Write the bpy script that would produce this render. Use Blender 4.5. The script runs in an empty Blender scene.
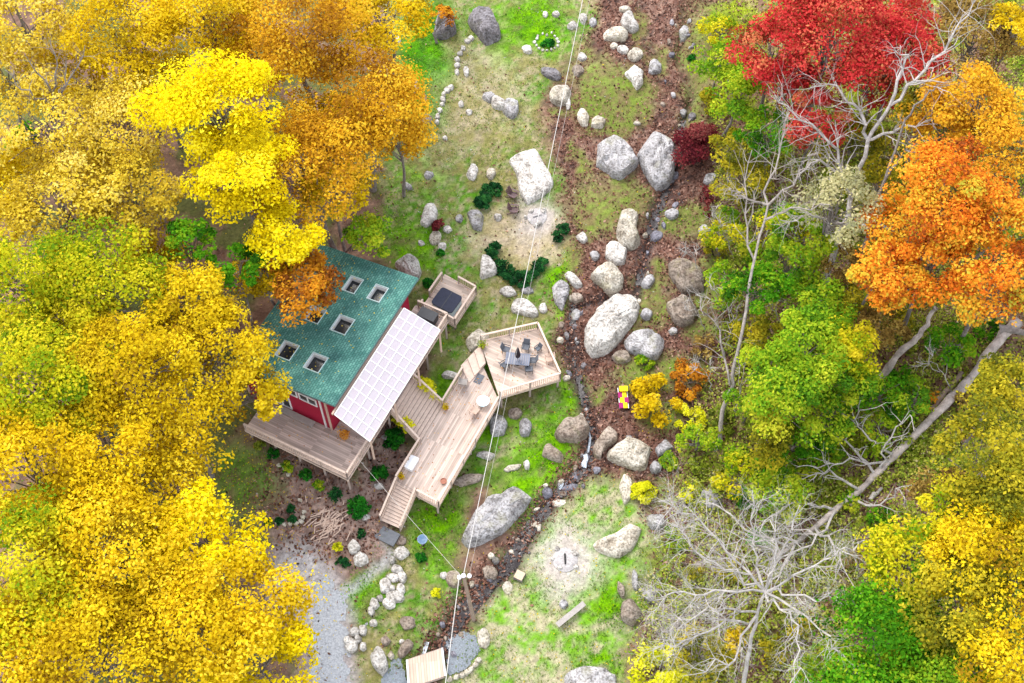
import bpy, math, numpy as np
R_ = math.radians
rng = np.random.default_rng(7)
S = bpy.context.scene
COL = S.collection
# ------------------------------------------------------------------ camera, world, sun, exposure
F = 1250.0; TILT = R_(31); DIST = 104.0
CAM = np.array([0, -DIST*math.sin(TILT), DIST*math.cos(TILT)])
VR = np.array([1., 0, 0]); VU = np.array([0, math.cos(TILT), math.sin(TILT)]); VF = np.array([0, math.sin(TILT), -math.cos(TILT)])
cd = bpy.data.cameras.new('camera'); cam = bpy.data.objects.new('camera', cd); COL.objects.link(cam)
cam.location = CAM; cam.rotation_euler = (TILT, 0, 0)
cd.sensor_width = 36.0; cd.lens = F/1024*36; cd.clip_end = 3000; cd.clip_start = 0.5
S.camera = cam
w = bpy.data.worlds.new('World'); S.world = w; w.use_nodes = True
nt = w.node_tree; bg = nt.nodes['Background']
sky = nt.nodes.new('ShaderNodeTexSky'); sky.sky_type = 'NISHITA'; sky.sun_disc = False
SUN_EL, SUN_AZ = R_(52), R_(-35)          # azimuth from +Y (far side) towards -X
sky.sun_elevation = SUN_EL; sky.sun_rotation = SUN_AZ
hs = nt.nodes.new('ShaderNodeHueSaturation'); hs.inputs['Saturation'].default_value = 0.35
nt.links.new(sky.outputs[0], hs.inputs['Color']); nt.links.new(hs.outputs[0], bg.inputs[0])
bg.inputs[1].default_value = 0.15
sl = bpy.data.lights.new('sun', 'SUN'); sl.energy = .8; sl.angle = R_(32); sl.color = (1, .96, .9)
so = bpy.data.objects.new('sun', sl); COL.objects.link(so)
so.rotation_euler = (R_(90)-SUN_EL, 0, math.pi - SUN_AZ)
so.location = (0, 0, 120)
S.view_settings.view_transform = 'Standard'; S.view_settings.look = 'None'
S.view_settings.gamma = 1; S.view_settings.exposure = 2.0
S.cycles.max_bounces = 6; S.cycles.diffuse_bounces = 4; S.cycles.transparent_max_bounces = 6; S.cycles.transmission_bounces = 3

# ------------------------------------------------------------------ geometry helpers
def at(px, py, z=0.):
    d = VF + VR*((px-512)/F) - VU*((py-341.5)/F)
    return CAM + d*((z-CAM[2])/d[2])
def pr(P):
    q = np.asarray(P, float)-CAM; d = q@VF
    return 512+F*(q@VR)/d, 341.5-F*(q@VU)/d
def hsh(i, j, s):
    n = np.sin(i*127.1+j*311.7+s*74.7)*43758.5453
    return n-np.floor(n)
def vnoise(x, y, s=0):
    i = np.floor(x); j = np.floor(y); f = x-i; g = y-j
    f = f*f*(3-2*f); g = g*g*(3-2*g)
    return (hsh(i, j, s)*(1-f)+hsh(i+1, j, s)*f)*(1-g)+(hsh(i, j+1, s)*(1-f)+hsh(i+1, j+1, s)*f)*g
def fbm(x, y, s=0, o=4):
    t = 0; a = .5; n = 0
    for k in range(o):
        t = t+a*vnoise(x*2**k+k*3.1, y*2**k-k*1.7, s+k); n += a; a *= .55
    return t/n
def sp(x): return np.log1p(np.exp(np.clip(x, -30, 30)))
STREAM = [(672,-60),(676,0),(682,40),(676,75),(690,110),(680,135),(668,190),(656,215),(650,240),(642,268),(636,300),(600,300),(574,306),(570,345),(578,375),(588,410),(593,440),(584,465),(560,488),(540,508),(520,540),(503,566),(480,585),(460,605),(447,630),(428,655),(410,690),(380,740)]
ST = np.array([at(p[0], p[1], 0)[:2] for p in STREAM])
ST_W = np.array([.3,.3,.3,.35,.3,.35,.5,.6,.6,.45,.4,.4,.4,.5,.55,.55,.6,.7,.8,.8,.85,.9,.9,.95,.9,.9,.9,.9])
def seg_dist(x, y, P, closed=False):
    best = np.full(np.shape(x), 1e9); n = len(P); arg = np.zeros(np.shape(x))
    for k in range(n if closed else n-1):
        a = P[k]; b = P[(k+1) % n]; d = (b[0]-a[0], b[1]-a[1]); l = d[0]**2+d[1]**2+1e-9
        t = np.clip(((x-a[0])*d[0]+(y-a[1])*d[1])/l, 0, 1)
        q = np.hypot(x-a[0]-t*d[0], y-a[1]-t*d[1])
        m = q < best; best = np.where(m, q, best); arg = np.where(m, k+t, arg)
    return best, arg
def base_z(x, y):
    x = np.asarray(x, float); y = np.asarray(y, float)
    z = .07*y + .13*sp(-(x+6)) + .15*sp(x-15)
    z = z + .85*np.exp(-((x+15)**2+(y+11)**2)/32) + .6*np.exp(-((x+6.5)**2+(y-7)**2)/14)
    z = z + .5*np.exp(-((x-8.5)**2+(y-27)**2)/12) + .35*np.exp(-((x-8)**2+(y-12.5)**2)/8)
    return z + .5*(fbm(x*.12+9, y*.12, 3)-.5)+.16*(fbm(x*.6, y*.6, 5)-.5)
def tz(x, y):
    x = np.asarray(x, float); y = np.asarray(y, float)
    d, a = seg_dist(x, y, ST)
    wd = np.interp(a, np.arange(len(ST_W)), ST_W)
    return base_z(x, y) - .5*np.exp(-(d/(wd*1.1))**2) + .18*(fbm(x*1.5, y*1.5, 8)-.5)*np.exp(-(d/3.)**2)
def gp(px, py, dz=0.):
    z = 0.
    for _ in range(7):
        P = at(px, py, z+dz); z = float(tz(P[0], P[1]))
    return np.array([P[0], P[1], z+dz])
def gp_many(px, py):
    px = np.asarray(px, float); py = np.asarray(py, float); z = np.zeros(px.shape)
    d = VF+np.outer((px-512)/F, VR)-np.outer((py-341.5)/F, VU)
    for _ in range(4):
        P = CAM+d*((z-CAM[2])/d[:, 2])[:, None]; z = tz(P[:, 0], P[:, 1])
    P[:, 2] = z
    return P

# ------------------------------------------------------------------ object helpers
def tag(o, label=None, cat=None, group=None, kind=None):
    if label: o['label'] = label
    if cat: o['category'] = cat
    if group: o['group'] = group
    if kind: o['kind'] = kind
    return o
def thing(name, label, cat, loc=(0, 0, 0), group=None, rz=0):
    o = bpy.data.objects.new(name, None); COL.objects.link(o); o.empty_display_size = .2
    o.location = loc; o.rotation_euler = (0, 0, rz)
    return tag(o, label, cat, group)
def off(p):
    v = np.zeros(3)
    while p is not None:
        v = v+np.array(p.location); p = p.parent
    return v
def link(name, me, mats, parent=None, loc=None, smooth=False):
    for m in (mats if isinstance(mats, (list, tuple)) else [mats]): me.materials.append(m)
    if smooth: me.polygons.foreach_set('use_smooth', np.ones(len(me.polygons), bool))
    o = bpy.data.objects.new(name, me); COL.objects.link(o)
    if parent is not None: o.parent = parent
    elif loc is not None: o.location = loc
    return o
class MB:
    def __init__(s): s.v = []; s.f = []; s.m = []
    def add(s, vs, fs, m=0):
        k = len(s.v); s.v += [tuple(p) for p in vs]; s.f += [[i+k for i in f] for f in fs]; s.m += [m]*len(fs); return s
    def box(s, c, ax, ay, hx, hy, hz, m=0, az=(0, 0, 1)):
        c = np.array(c, float); ax = np.array(ax, float)*hx; ay = np.array(ay, float)*hy; az = np.array(az, float)*hz
        vs = [c+i*ax+j*ay+k*az for k in (-1, 1) for j in (-1, 1) for i in (-1, 1)]
        return s.add(vs, [(0,2,3,1),(4,5,7,6),(0,1,5,4),(2,6,7,3),(0,4,6,2),(1,3,7,5)], m)
    def bar(s, a, b, w, h, m=0, up=(0, 0, 1)):
        a = np.array(a, float); b = np.array(b, float); d = b-a; L = np.linalg.norm(d)
        if L < 1e-6: return s
        d /= L; u = np.array(up, float); r = np.cross(d, u)
        if np.linalg.norm(r) < 1e-3: r = np.cross(d, (1., .3, 0))
        r /= np.linalg.norm(r); u = np.cross(r, d)
        return s.box((a+b)/2, d, r, L/2, w/2, h/2, m, u)
    def prism(s, poly, z0, z1, m=0):
        n = len(poly); area = sum(poly[i][0]*poly[(i+1) % n][1]-poly[(i+1) % n][0]*poly[i][1] for i in range(n))
        if area < 0: poly = poly[::-1]
        z0 = np.broadcast_to(z0, n); z1 = np.broadcast_to(z1, n)
        vs = [(p[0], p[1], z0[i]) for i, p in enumerate(poly)]+[(p[0], p[1], z1[i]) for i, p in enumerate(poly)]
        return s.add(vs, [list(range(n))[::-1], list(range(n, 2*n))]+[(i, (i+1) % n, n+(i+1) % n, n+i) for i in range(n)], m)
    def tube(s, pts, rad, n=6, m=0, cap=True):
        pts = np.array(pts, float); k = len(pts); rad = np.broadcast_to(rad, k); vs = []
        up = np.array([.31, .17, .93]); 
        for i in range(k):
            d = pts[min(i+1, k-1)]-pts[max(i-1, 0)]; d = d/(np.linalg.norm(d)+1e-9)
            r = np.cross(d, up); l = np.linalg.norm(r)
            if l < .1: r = np.cross(d, (1, 0, 0)); l = np.linalg.norm(r)
            r = r/l; q = np.cross(d, r)
            for j in range(n):
                a = 2*math.pi*j/n; vs.append(pts[i]+rad[i]*(math.cos(a)*r+math.sin(a)*q))
        fs = [(i*n+j, i*n+(j+1) % n, (i+1)*n+(j+1) % n, (i+1)*n+j) for i in range(k-1) for j in range(n)]
        if cap: fs += [list(range(n)), list(range((k-1)*n, k*n))[::-1]]
        return s.add(vs, fs, m)
    def lathe(s, c, prof, n=16, m=0, sx=1, sy=1, rot=0):
        vs = []; c = np.array(c, float); ca, sa = math.cos(rot), math.sin(rot)
        for r, z in prof:
            for j in range(n):
                a = 2*math.pi*j/n; X = r*sx*math.cos(a); Y = r*sy*math.sin(a)
                vs.append(c+(X*ca-Y*sa, X*sa+Y*ca, z))
        k = len(prof)
        fs = [(i*n+j, i*n+(j+1) % n, (i+1)*n+(j+1) % n, (i+1)*n+j) for i in range(k-1) for j in range(n)]
        fs += [list(range(n))[::-1], list(range((k-1)*n, k*n))]
        return s.add(vs, fs, m)
    def obj(s, name, mats, parent=None, loc=None, smooth=False):
        o = np.array(loc, float) if (parent is None and loc is not None) else off(parent)
        me = bpy.data.meshes.new(name)
        me.from_pydata([tuple(np.array(p)-o) for p in s.v], [], s.f); me.polygons.foreach_set('material_index', s.m); me.update()
        return link(name, me, mats, parent, loc, smooth)
def quads_mesh(name, V, tint, mat, parent=None, loc=None, kpv=4):
    """V: (n,4,3) world coordinates, tint (n,)"""
    n = len(V); o = np.array(loc, float) if (parent is None and loc is not None) else off(parent)
    me = bpy.data.meshes.new(name); me.vertices.add(n*4)
    me.vertices.foreach_set('co', (V-o).astype(np.float32).ravel())
    me.loops.add(n*4); me.loops.foreach_set('vertex_index', np.arange(n*4, dtype=np.int32))
    me.polygons.add(n); me.polygons.foreach_set('loop_start', np.arange(0, n*4, 4, dtype=np.int32))
    a = me.attributes.new('tint', 'FLOAT', 'POINT'); a.data.foreach_set('value', np.repeat(tint, 4).astype(np.float32))
    me.update(calc_edges=True)
    return link(name, me, mat, parent, loc)
def leaf_quads(P, N, size, r=rng, asp=.62):
    n = len(P); N = N/(np.linalg.norm(N, axis=1, keepdims=True)+1e-9)
    t = r.normal(size=(n, 3)); t -= N*(t*N).sum(1, keepdims=True); t /= np.linalg.norm(t, axis=1, keepdims=True)+1e-9
    b = np.cross(N, t); s = np.asarray(size)[:, None] if np.ndim(size) else np.full((n, 1), size)
    return np.stack([P-t*s, P-b*s*asp-N*s*.12, P+t*s, P+b*s*asp-N*s*.12], 1)

# ------------------------------------------------------------------ materials
def mat(name, col, rough=.8, spec=.25, var=0., scale=3., bump=0., bscale=None, metal=0.):
    m = bpy.data.materials.new(name); m.use_nodes = True; t = m.node_tree; b = t.nodes['Principled BSDF']
    b.inputs['Roughness'].default_value = rough; b.inputs['Specular IOR Level'].default_value = spec; b.inputs['Metallic'].default_value = metal
    b.inputs['Base Color'].default_value = (*col, 1)
    if var or bump:
        g = t.nodes.new('ShaderNodeNewGeometry')
        n = t.nodes.new('ShaderNodeTexNoise'); n.inputs['Scale'].default_value = scale; n.inputs['Detail'].default_value = 6; n.inputs['Roughness'].default_value = .65
        t.links.new(g.outputs['Position'], n.inputs['Vector'])
        r = t.nodes.new('ShaderNodeValToRGB'); r.color_ramp.elements[0].position = .3; r.color_ramp.elements[1].position = .72
        r.color_ramp.elements[0].color = (*[c*(1-var) for c in col], 1); r.color_ramp.elements[1].color = (*[min(1, c*(1+var)) for c in col], 1)
        t.links.new(n.outputs['Fac'], r.inputs['Fac']); t.links.new(r.outputs[0], b.inputs['Base Color'])
        if bump:
            n2 = t.nodes.new('ShaderNodeTexNoise'); n2.inputs['Scale'].default_value = bscale or scale*3; n2.inputs['Detail'].default_value = 5
            t.links.new(g.outputs['Position'], n2.inputs['Vector'])
            bp = t.nodes.new('ShaderNodeBump'); bp.inputs['Strength'].default_value = bump; bp.inputs['Distance'].default_value = .1
            t.links.new(n2.outputs['Fac'], bp.inputs['Height']); t.links.new(bp.outputs[0], b.inputs['Normal'])
    return m
def leafmat(name, cols, trans=.45):
    m = bpy.data.materials.new(name); m.use_nodes = True; t = m.node_tree; b = t.nodes['Principled BSDF']
    b.inputs['Roughness'].default_value = .8; b.inputs['Specular IOR Level'].default_value = .04
    a = t.nodes.new('ShaderNodeAttribute'); a.attribute_name = 'tint'
    r = t.nodes.new('ShaderNodeValToRGB'); e = r.color_ramp.elements
    while len(e) < len(cols): e.new(.5)
    for i, c in enumerate(cols): e[i].position = i/(len(cols)-1); e[i].color = (*c, 1)
    t.links.new(a.outputs['Fac'], r.inputs['Fac']); t.links.new(r.outputs[0], b.inputs['Base Color'])
    tr = t.nodes.new('ShaderNodeBsdfTranslucent'); t.links.new(r.outputs[0], tr.inputs['Color'])
    mx = t.nodes.new('ShaderNodeMixShader'); mx.inputs[0].default_value = trans
    t.links.new(b.outputs[0], mx.inputs[1]); t.links.new(tr.outputs[0], mx.inputs[2]); t.links.new(mx.outputs[0], t.nodes['Material Output'].inputs[0])
    return m
def boardmat(name, col, d, width=.14, var=.14, gap=.45):
    """planks running along world direction d"""
    m = bpy.data.materials.new(name); m.use_nodes = True; t = m.node_tree; b = t.nodes['Principled BSDF']; N = t.nodes.new; L = t.links.new
    b.inputs['Roughness'].default_value = .75; b.inputs['Specular IOR Level'].default_value = .2
    d = np.array(d[:2])/np.linalg.norm(d[:2])
    g = N('ShaderNodeNewGeometry')
    def dot(v, k):
        x = N('ShaderNodeVectorMath'); x.operation = 'DOT_PRODUCT'; x.inputs[1].default_value = (v[0]*k, v[1]*k, 0); L(g.outputs['Position'], x.inputs[0]); return x.outputs['Value']
    def mth(op, a, bb=None):
        x = N('ShaderNodeMath'); x.operation = op; L(a, x.inputs[0])
        if bb is not None: x.inputs[1].default_value = bb
        return x.outputs[0]
    u = dot((-d[1], d[0]), 1/width); al = dot(d, .35)
    wn = N('ShaderNodeTexWhiteNoise'); wn.noise_dimensions = '2D'
    cx = N('ShaderNodeCombineXYZ'); L(mth('FLOOR', u), cx.inputs[0]); L(mth('FLOOR', al), cx.inputs[1]); L(cx.outputs[0], wn.inputs['Vector'])
    cy = N('ShaderNodeCombineXYZ'); L(u, cy.inputs[0]); L(al, cy.inputs[1])
    ns = N('ShaderNodeTexNoise'); ns.inputs['Scale'].default_value = 1.7; ns.inputs['Detail'].default_value = 5; L(cy.outputs[0], ns.inputs['Vector'])
    n2 = N('ShaderNodeTexNoise'); n2.inputs['Scale'].default_value = .5; n2.inputs['Detail'].default_value = 4; L(g.outputs['Position'], n2.inputs['Vector'])
    s1 = N('ShaderNodeMath'); s1.operation = 'ADD'; L(mth('MULTIPLY', wn.outputs['Value'], .45), s1.inputs[0]); L(mth('MULTIPLY', ns.outputs['Fac'], .5), s1.inputs[1])
    s2 = N('ShaderNodeMath'); s2.operation = 'ADD'; L(s1.outputs[0], s2.inputs[0]); L(mth('MULTIPLY', n2.outputs['Fac'], .5), s2.inputs[1])
    r = N('ShaderNodeValToRGB'); r.color_ramp.elements[0].position = .35; r.color_ramp.elements[1].position = 1.05
    r.color_ramp.elements[0].color = (*[c*(1-var*1.6) for c in col], 1); r.color_ramp.elements[1].color = (*[min(1, c*(1+var)) for c in col], 1)
    L(s2.outputs[0], r.inputs['Fac'])
    fr = mth('GREATER_THAN', mth('FRACT', u), .88)
    mx = N('ShaderNodeMix'); mx.data_type = 'RGBA'; L(mth('MULTIPLY', fr, gap), mx.inputs['Factor']); L(r.outputs[0], mx.inputs['A']); mx.inputs['B'].default_value = (*[c*.25 for c in col], 1)
    L(mx.outputs['Result'], b.inputs['Base Color'])
    return m
def rockmat(name, c1, c2, c3, moss=0.):
    m = bpy.data.materials.new(name); m.use_nodes = True; t = m.node_tree; b = t.nodes['Principled BSDF']; N = t.nodes.new; L = t.links.new
    b.inputs['Roughness'].default_value = .9; b.inputs['Specular IOR Level'].default_value = .15
    g = N('ShaderNodeNewGeometry'); oi = N('ShaderNodeObjectInfo')
    n = N('ShaderNodeTexNoise'); n.inputs['Scale'].default_value = 1.1; n.inputs['Detail'].default_value = 8; n.inputs['Roughness'].default_value = .7
    L(g.outputs['Position'], n.inputs['Vector'])
    r = N('ShaderNodeValToRGB'); e = r.color_ramp.elements; e[0].position = .36; e[0].color = (*c3, 1); e[1].position = .66; e[1].color = (*c1, 1); k = e.new(.49); k.color = (*c2, 1)
    L(n.outputs['Fac'], r.inputs['Fac'])
    n2 = N('ShaderNodeTexNoise'); n2.inputs['Scale'].default_value = 6; n2.inputs['Detail'].default_value = 6; L(g.outputs['Position'], n2.inputs['Vector'])
    r2 = N('ShaderNodeValToRGB'); r2.color_ramp.elements[0].position = .38; r2.color_ramp.elements[0].color = (.42, .4, .37, 1); r2.color_ramp.elements[1].position = .55; r2.color_ramp.elements[1].color = (1, 1, 1, 1)
    L(n2.outputs['Fac'], r2.inputs['Fac'])
    mx = N('ShaderNodeMix'); mx.data_type = 'RGBA'; mx.blend_type = 'MULTIPLY'; mx.inputs['Factor'].default_value = .8; L(r.outputs[0], mx.inputs['A']); L(r2.outputs[0], mx.inputs['B'])
    hv = N('ShaderNodeHueSaturation'); L(mx.outputs['Result'], hv.inputs['Color'])
    mr = N('ShaderNodeMapRange'); mr.inputs['To Min'].default_value = .82; mr.inputs['To Max'].default_value = 1.12; L(oi.outputs['Random'], mr.inputs['Value']); L(mr.outputs[0], hv.inputs['Value'])
    out = hv.outputs[0]
    if moss:
        n3 = N('ShaderNodeTexNoise'); n3.inputs['Scale'].default_value = .9; n3.inputs['Detail'].default_value = 6; n3.noise_dimensions = '4D'; n3.inputs['W'].default_value = 3; L(g.outputs['Position'], n3.inputs['Vector'])
        r3 = N('ShaderNodeValToRGB'); r3.color_ramp.elements[0].position = .56; r3.color_ramp.elements[1].position = .68; r3.color_ramp.elements[0].color = (0, 0, 0, 1); r3.color_ramp.elements[1].color = (moss, moss, moss, 1)
        L(n3.outputs['Fac'], r3.inputs['Fac'])
        m3 = N('ShaderNodeMix'); m3.data_type = 'RGBA'; L(r3.outputs[0], m3.inputs['Factor']); L(out, m3.inputs['A']); m3.inputs['B'].default_value = (.22, .21, .08, 1); out = m3.outputs['Result']
    L(out, b.inputs['Base Color'])
    bp = N('ShaderNodeBump'); bp.inputs['Strength'].default_value = .6; bp.inputs['Distance'].default_value = .15; L(n2.outputs['Fac'], bp.inputs['Height']); L(bp.outputs[0], b.inputs['Normal'])
    return m
RM = {
 'white': rockmat('pale_stone', (.66,.62,.57), (.52,.48,.43), (.27,.24,.21)),
 'cream': rockmat('cream_stone', (.66,.6,.5), (.52,.46,.37), (.28,.23,.17), .3),
 'grey': rockmat('grey_stone', (.48,.455,.45), (.36,.34,.335), (.17,.155,.15), .3),
 'dark': rockmat('dark_stone', (.3,.28,.29), (.2,.18,.185), (.11,.1,.1), .2),
 'tan': rockmat('tan_stone', (.4,.33,.27), (.29,.23,.18), (.18,.13,.1), .45),
 'slate': rockmat('slate_stone', (.27,.26,.29), (.21,.2,.23), (.14,.13,.15)),
}
LM = {k: leafmat('leaves_'+k, v) for k, v in {
 'gold': [(.3,.2,.008),(.62,.43,.006),(.76,.54,.012),(.84,.66,.04)],
 'amber': [(.3,.13,.014),(.56,.29,.014),(.72,.42,.018),(.8,.56,.04)],
 'lemon': [(.5,.38,.004),(.78,.6,.004),(.88,.74,.008),(.9,.8,.04)],
 'lime': [(.12,.24,.008),(.38,.42,.01),(.62,.54,.014),(.78,.64,.03)],
 'ochre': [(.3,.17,.01),(.56,.4,.008),(.74,.54,.01),(.8,.64,.03)],
 'pale': [(.3,.2,.025),(.6,.43,.025),(.76,.58,.05),(.82,.68,.16)],
 'rust': [(.2,.06,.012),(.44,.16,.016),(.66,.28,.016),(.78,.45,.03)],
 'red': [(.2,.07,.02),(.42,.02,.025),(.58,.04,.04),(.68,.1,.07),(.66,.26,.1)],
 'orange': [(.26,.07,.014),(.6,.13,.014),(.76,.23,.018),(.8,.36,.03),(.78,.5,.04),(.5,.48,.05)],
 'peach': [(.3,.14,.02),(.62,.3,.02),(.78,.44,.025),(.8,.56,.04)],
 'green': [(.025,.09,.006),(.05,.2,.006),(.11,.34,.01),(.3,.42,.015)],
 'leafgreen': [(.07,.2,.012),(.18,.36,.014),(.38,.48,.02),(.62,.6,.04)],
 'olive': [(.1,.11,.012),(.24,.24,.015),(.46,.38,.02),(.62,.5,.03)],
 'brown': [(.08,.045,.015),(.2,.12,.03),(.34,.22,.05),(.5,.36,.09)],
 'maroon': [(.05,.008,.012),(.12,.014,.022),(.22,.03,.035),(.32,.1,.08)],
 'hedge': [(.008,.035,.012),(.014,.075,.022),(.022,.12,.03),(.05,.2,.04)],
 'shrub': [(.008,.07,.01),(.014,.14,.012),(.03,.24,.016),(.08,.34,.03)],
 'meadow': [(.04,.14,.01),(.1,.28,.012),(.22,.42,.02),(.4,.5,.05)],
 'chart': [(.4,.42,.01),(.62,.62,.012),(.78,.74,.02),(.85,.8,.06)],
 'lichen': [(.3,.3,.15),(.45,.42,.2),(.6,.55,.28),(.7,.62,.35)],
 'chips': [(.3,.27,.24),(.45,.42,.38),(.6,.57,.53),(.68,.66,.62)],
 'brush': [(.14,.16,.03),(.22,.32,.03),(.4,.46,.05),(.58,.54,.1),(.58,.48,.28)],
 'moss': [(.1,.12,.02),(.16,.22,.02),(.28,.34,.03),(.42,.42,.06)],
 'litter': [(.03,.018,.015),(.14,.065,.045),(.33,.16,.11),(.62,.39,.29)],
 'turf': [(.12,.18,.035),(.12,.25,.02),(.24,.3,.06),(.36,.32,.18)],
}.items()}
M = {
 'bark': mat('grey_bark', (.2,.17,.15), .9, .1, .4, 4, .5), 'bark_dark': mat('brown_bark', (.11,.085,.07), .9, .1, .4, 4, .5),
 'bark_pale': mat('bleached_wood', (.38,.345,.315), .9, .1, .45, 3, .3), 'bark_white': mat('bleached_twigs', (.42,.385,.35), .9, .1, .35, 3, .3), 'bark_mid': mat('grey_brown_bark', (.29,.25,.22), .9, .1, .4, 3, .4), 'bark_log': mat('weathered_log', (.38,.32,.28), .9, .1, .55, 1.3, .5),
 'trim': mat('white_trim', (.72,.7,.68), .6, .3, .05, 4), 'tanwood': mat('tan_board', (.5,.36,.28), .75, .2, .15, 5),
 'red': mat('red_siding', (.3,.006,.03), .6, .25, .12, 6), 'glass': mat('dark_glass', (.02,.022,.025), .12, .5),
 'dark': mat('black_plastic', (.03,.031,.035), .5, .4, .2, 5), 'navy': mat('navy_vinyl', (.022,.025,.045), .6, .2, .18, 3, .1),
 'tubside': mat('pale_blue_panel', (.45,.55,.58), .6, .3), 'greymesh': mat('grey_sling', (.12,.125,.14), .7, .3, .2, 8),
 'greyslat': mat('blue_grey_slats', (.17,.18,.22), .6, .3, .2, 10), 'umb': mat('dark_canvas', (.035,.025,.03), .9, .1, .2, 6),
 'whiteplas': mat('white_plastic', (.8,.8,.8), .4, .4), 'aqua': mat('frosted_top', (.55,.7,.72), .3, .5),
 'brownplas': mat('brown_plastic', (.11,.06,.06), .5, .3, .2, 6), 'ash': mat('white_ash', (.42,.385,.365), .95, .05, .3, 6, .4),
 'char': mat('charred_wood', (.03,.028,.026), .9, .1), 'terra': mat('terracotta', (.35,.15,.1), .8, .2, .1, 5), 'wicker': mat('orange_wicker', (.55,.25,.06), .8, .2, .2, 10),
 'matgrey': mat('grey_slate_step', (.14,.145,.155), .8, .2, .2, 4), 'blue': mat('blue_glaze', (.1,.17,.27), .3, .5, .2, 8), 'grate': mat('tarnished_steel', (.2,.2,.2), .5, .4, .1, 5, 0, None, .6),
 'wire': mat('pale_cable', (.5,.47,.43), .6, .3), 'pole': mat('brown_pole', (.3,.22,.17), .9, .1, .25, 3), 'porc': mat('white_insulator', (.85,.85,.85), .3, .5),
 'plank': mat('pale_plank', (.33,.295,.265), .8, .2, .15, 4), 'cut': mat('cut_wood', (.55,.42,.28), .85, .15, .2, 6),
 'yel': mat('yellow_fabric', (.85,.62,.01), .8, .2, .08, 5), 'mag': mat('magenta_fabric', (.3,.02,.13), .8, .2, .1, 5),
}

# ------------------------------------------------------------------ ground (structure)
def mask_poly(px, py, poly, soft=8, warp=None):
    poly = np.array(poly, float); x = px; y = py
    if warp is not None: x = px+warp[0]; y = py+warp[1]
    inside = np.zeros(x.shape, bool); n = len(poly); j = n-1
    for i in range(n):
        a = poly[i]; b = poly[j]
        with np.errstate(all='ignore'):
            c = ((a[1] > y) != (b[1] > y)) & (x < (b[0]-a[0])*(y-a[1])/(b[1]-a[1]+1e-12)+a[0])
        inside ^= c; j = i
    d, _ = seg_dist(x, y, poly, True)
    s = np.where(inside, d, -d)
    return np.clip(.5+s/(2*soft), 0, 1)
def mask_blob(px, py, c, r, soft=.35, warp=None):
    x = px+(warp[0] if warp is not None else 0)-c[0]; y = py+(warp[1] if warp is not None else 0)-c[1]
    rx, ry = (r if isinstance(r, tuple) else (r, r))
    q = np.hypot(x/rx, y/ry)
    return np.clip((1+soft-q)/(2*soft), 0, 1)
LAWN_UP = [(385,-40),(600,-40),(588,40),(560,60),(540,100),(548,140),(560,175),(566,215),(556,262),(552,300),(558,330),(566,380),(584,412),(560,440),(548,470),(530,475),(500,470),(470,500),(455,545),(440,580),(415,560),(400,500),(440,330),(400,270),(370,235),(400,150)]
LAWN_LOW = [(545,520),(590,480),(640,490),(655,545),(630,580),(628,640),(620,720),(440,720),(455,650),(480,600),(520,560)]
LAWN_BL = [(395,520),(440,560),(470,600),(440,640),(420,690),(350,720),(352,640),(345,590),(375,540)]
ISLES = [((606,92),(34,36)),((640,100),(20,22)),((618,127),(26,9)),((615,203),(36,30)),((684,222),(34,18)),((568,260),(14,26)),((650,374),(38,22)),((652,298),(20,24)),((706,60),(26,56)),((560,110),(8,6)),((505,555),(14,8)),((640,30),(10,20)),((700,330),(22,16)),((660,420),(26,14)),((672,490),(24,16)),((716,270),(14,40)),((575,395),(14,22)),((664,545),(12,14)),((600,395),(10,12)),((640,330),(8,10)),((700,300),(14,14)),((660,60),(10,14)),((595,50),(8,10)),((580,160),(8,22)),((668,375),(16,10)),((700,380),(14,20)),((690,450),(14,10)),((590,225),(8,14)),((560,310),(7,14)),((712,440),(12,24)),((655,265),(10,9)),((690,120),(12,16))]
MULCH = [(262,445),(300,445),(350,478),(392,400),(420,470),(392,535),(372,560),(330,560),(290,560),(250,500)]
PATIO = [(500,205),(560,212),(566,240),(545,262),(520,268),(505,250),(470,255),(465,235)]
DIRT_L = [(455,40),(520,60),(530,120),(470,130),(440,180),(420,150),(440,110),(440,70)]
DRIVE = [(262,566),(282,552),(318,548),(338,575),(352,600),(347,640),(352,720),(306,720),(304,640),(280,600)]
PATHB = [(338,590),(352,603),(372,572),(392,548),(382,540),(362,566)]
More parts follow.
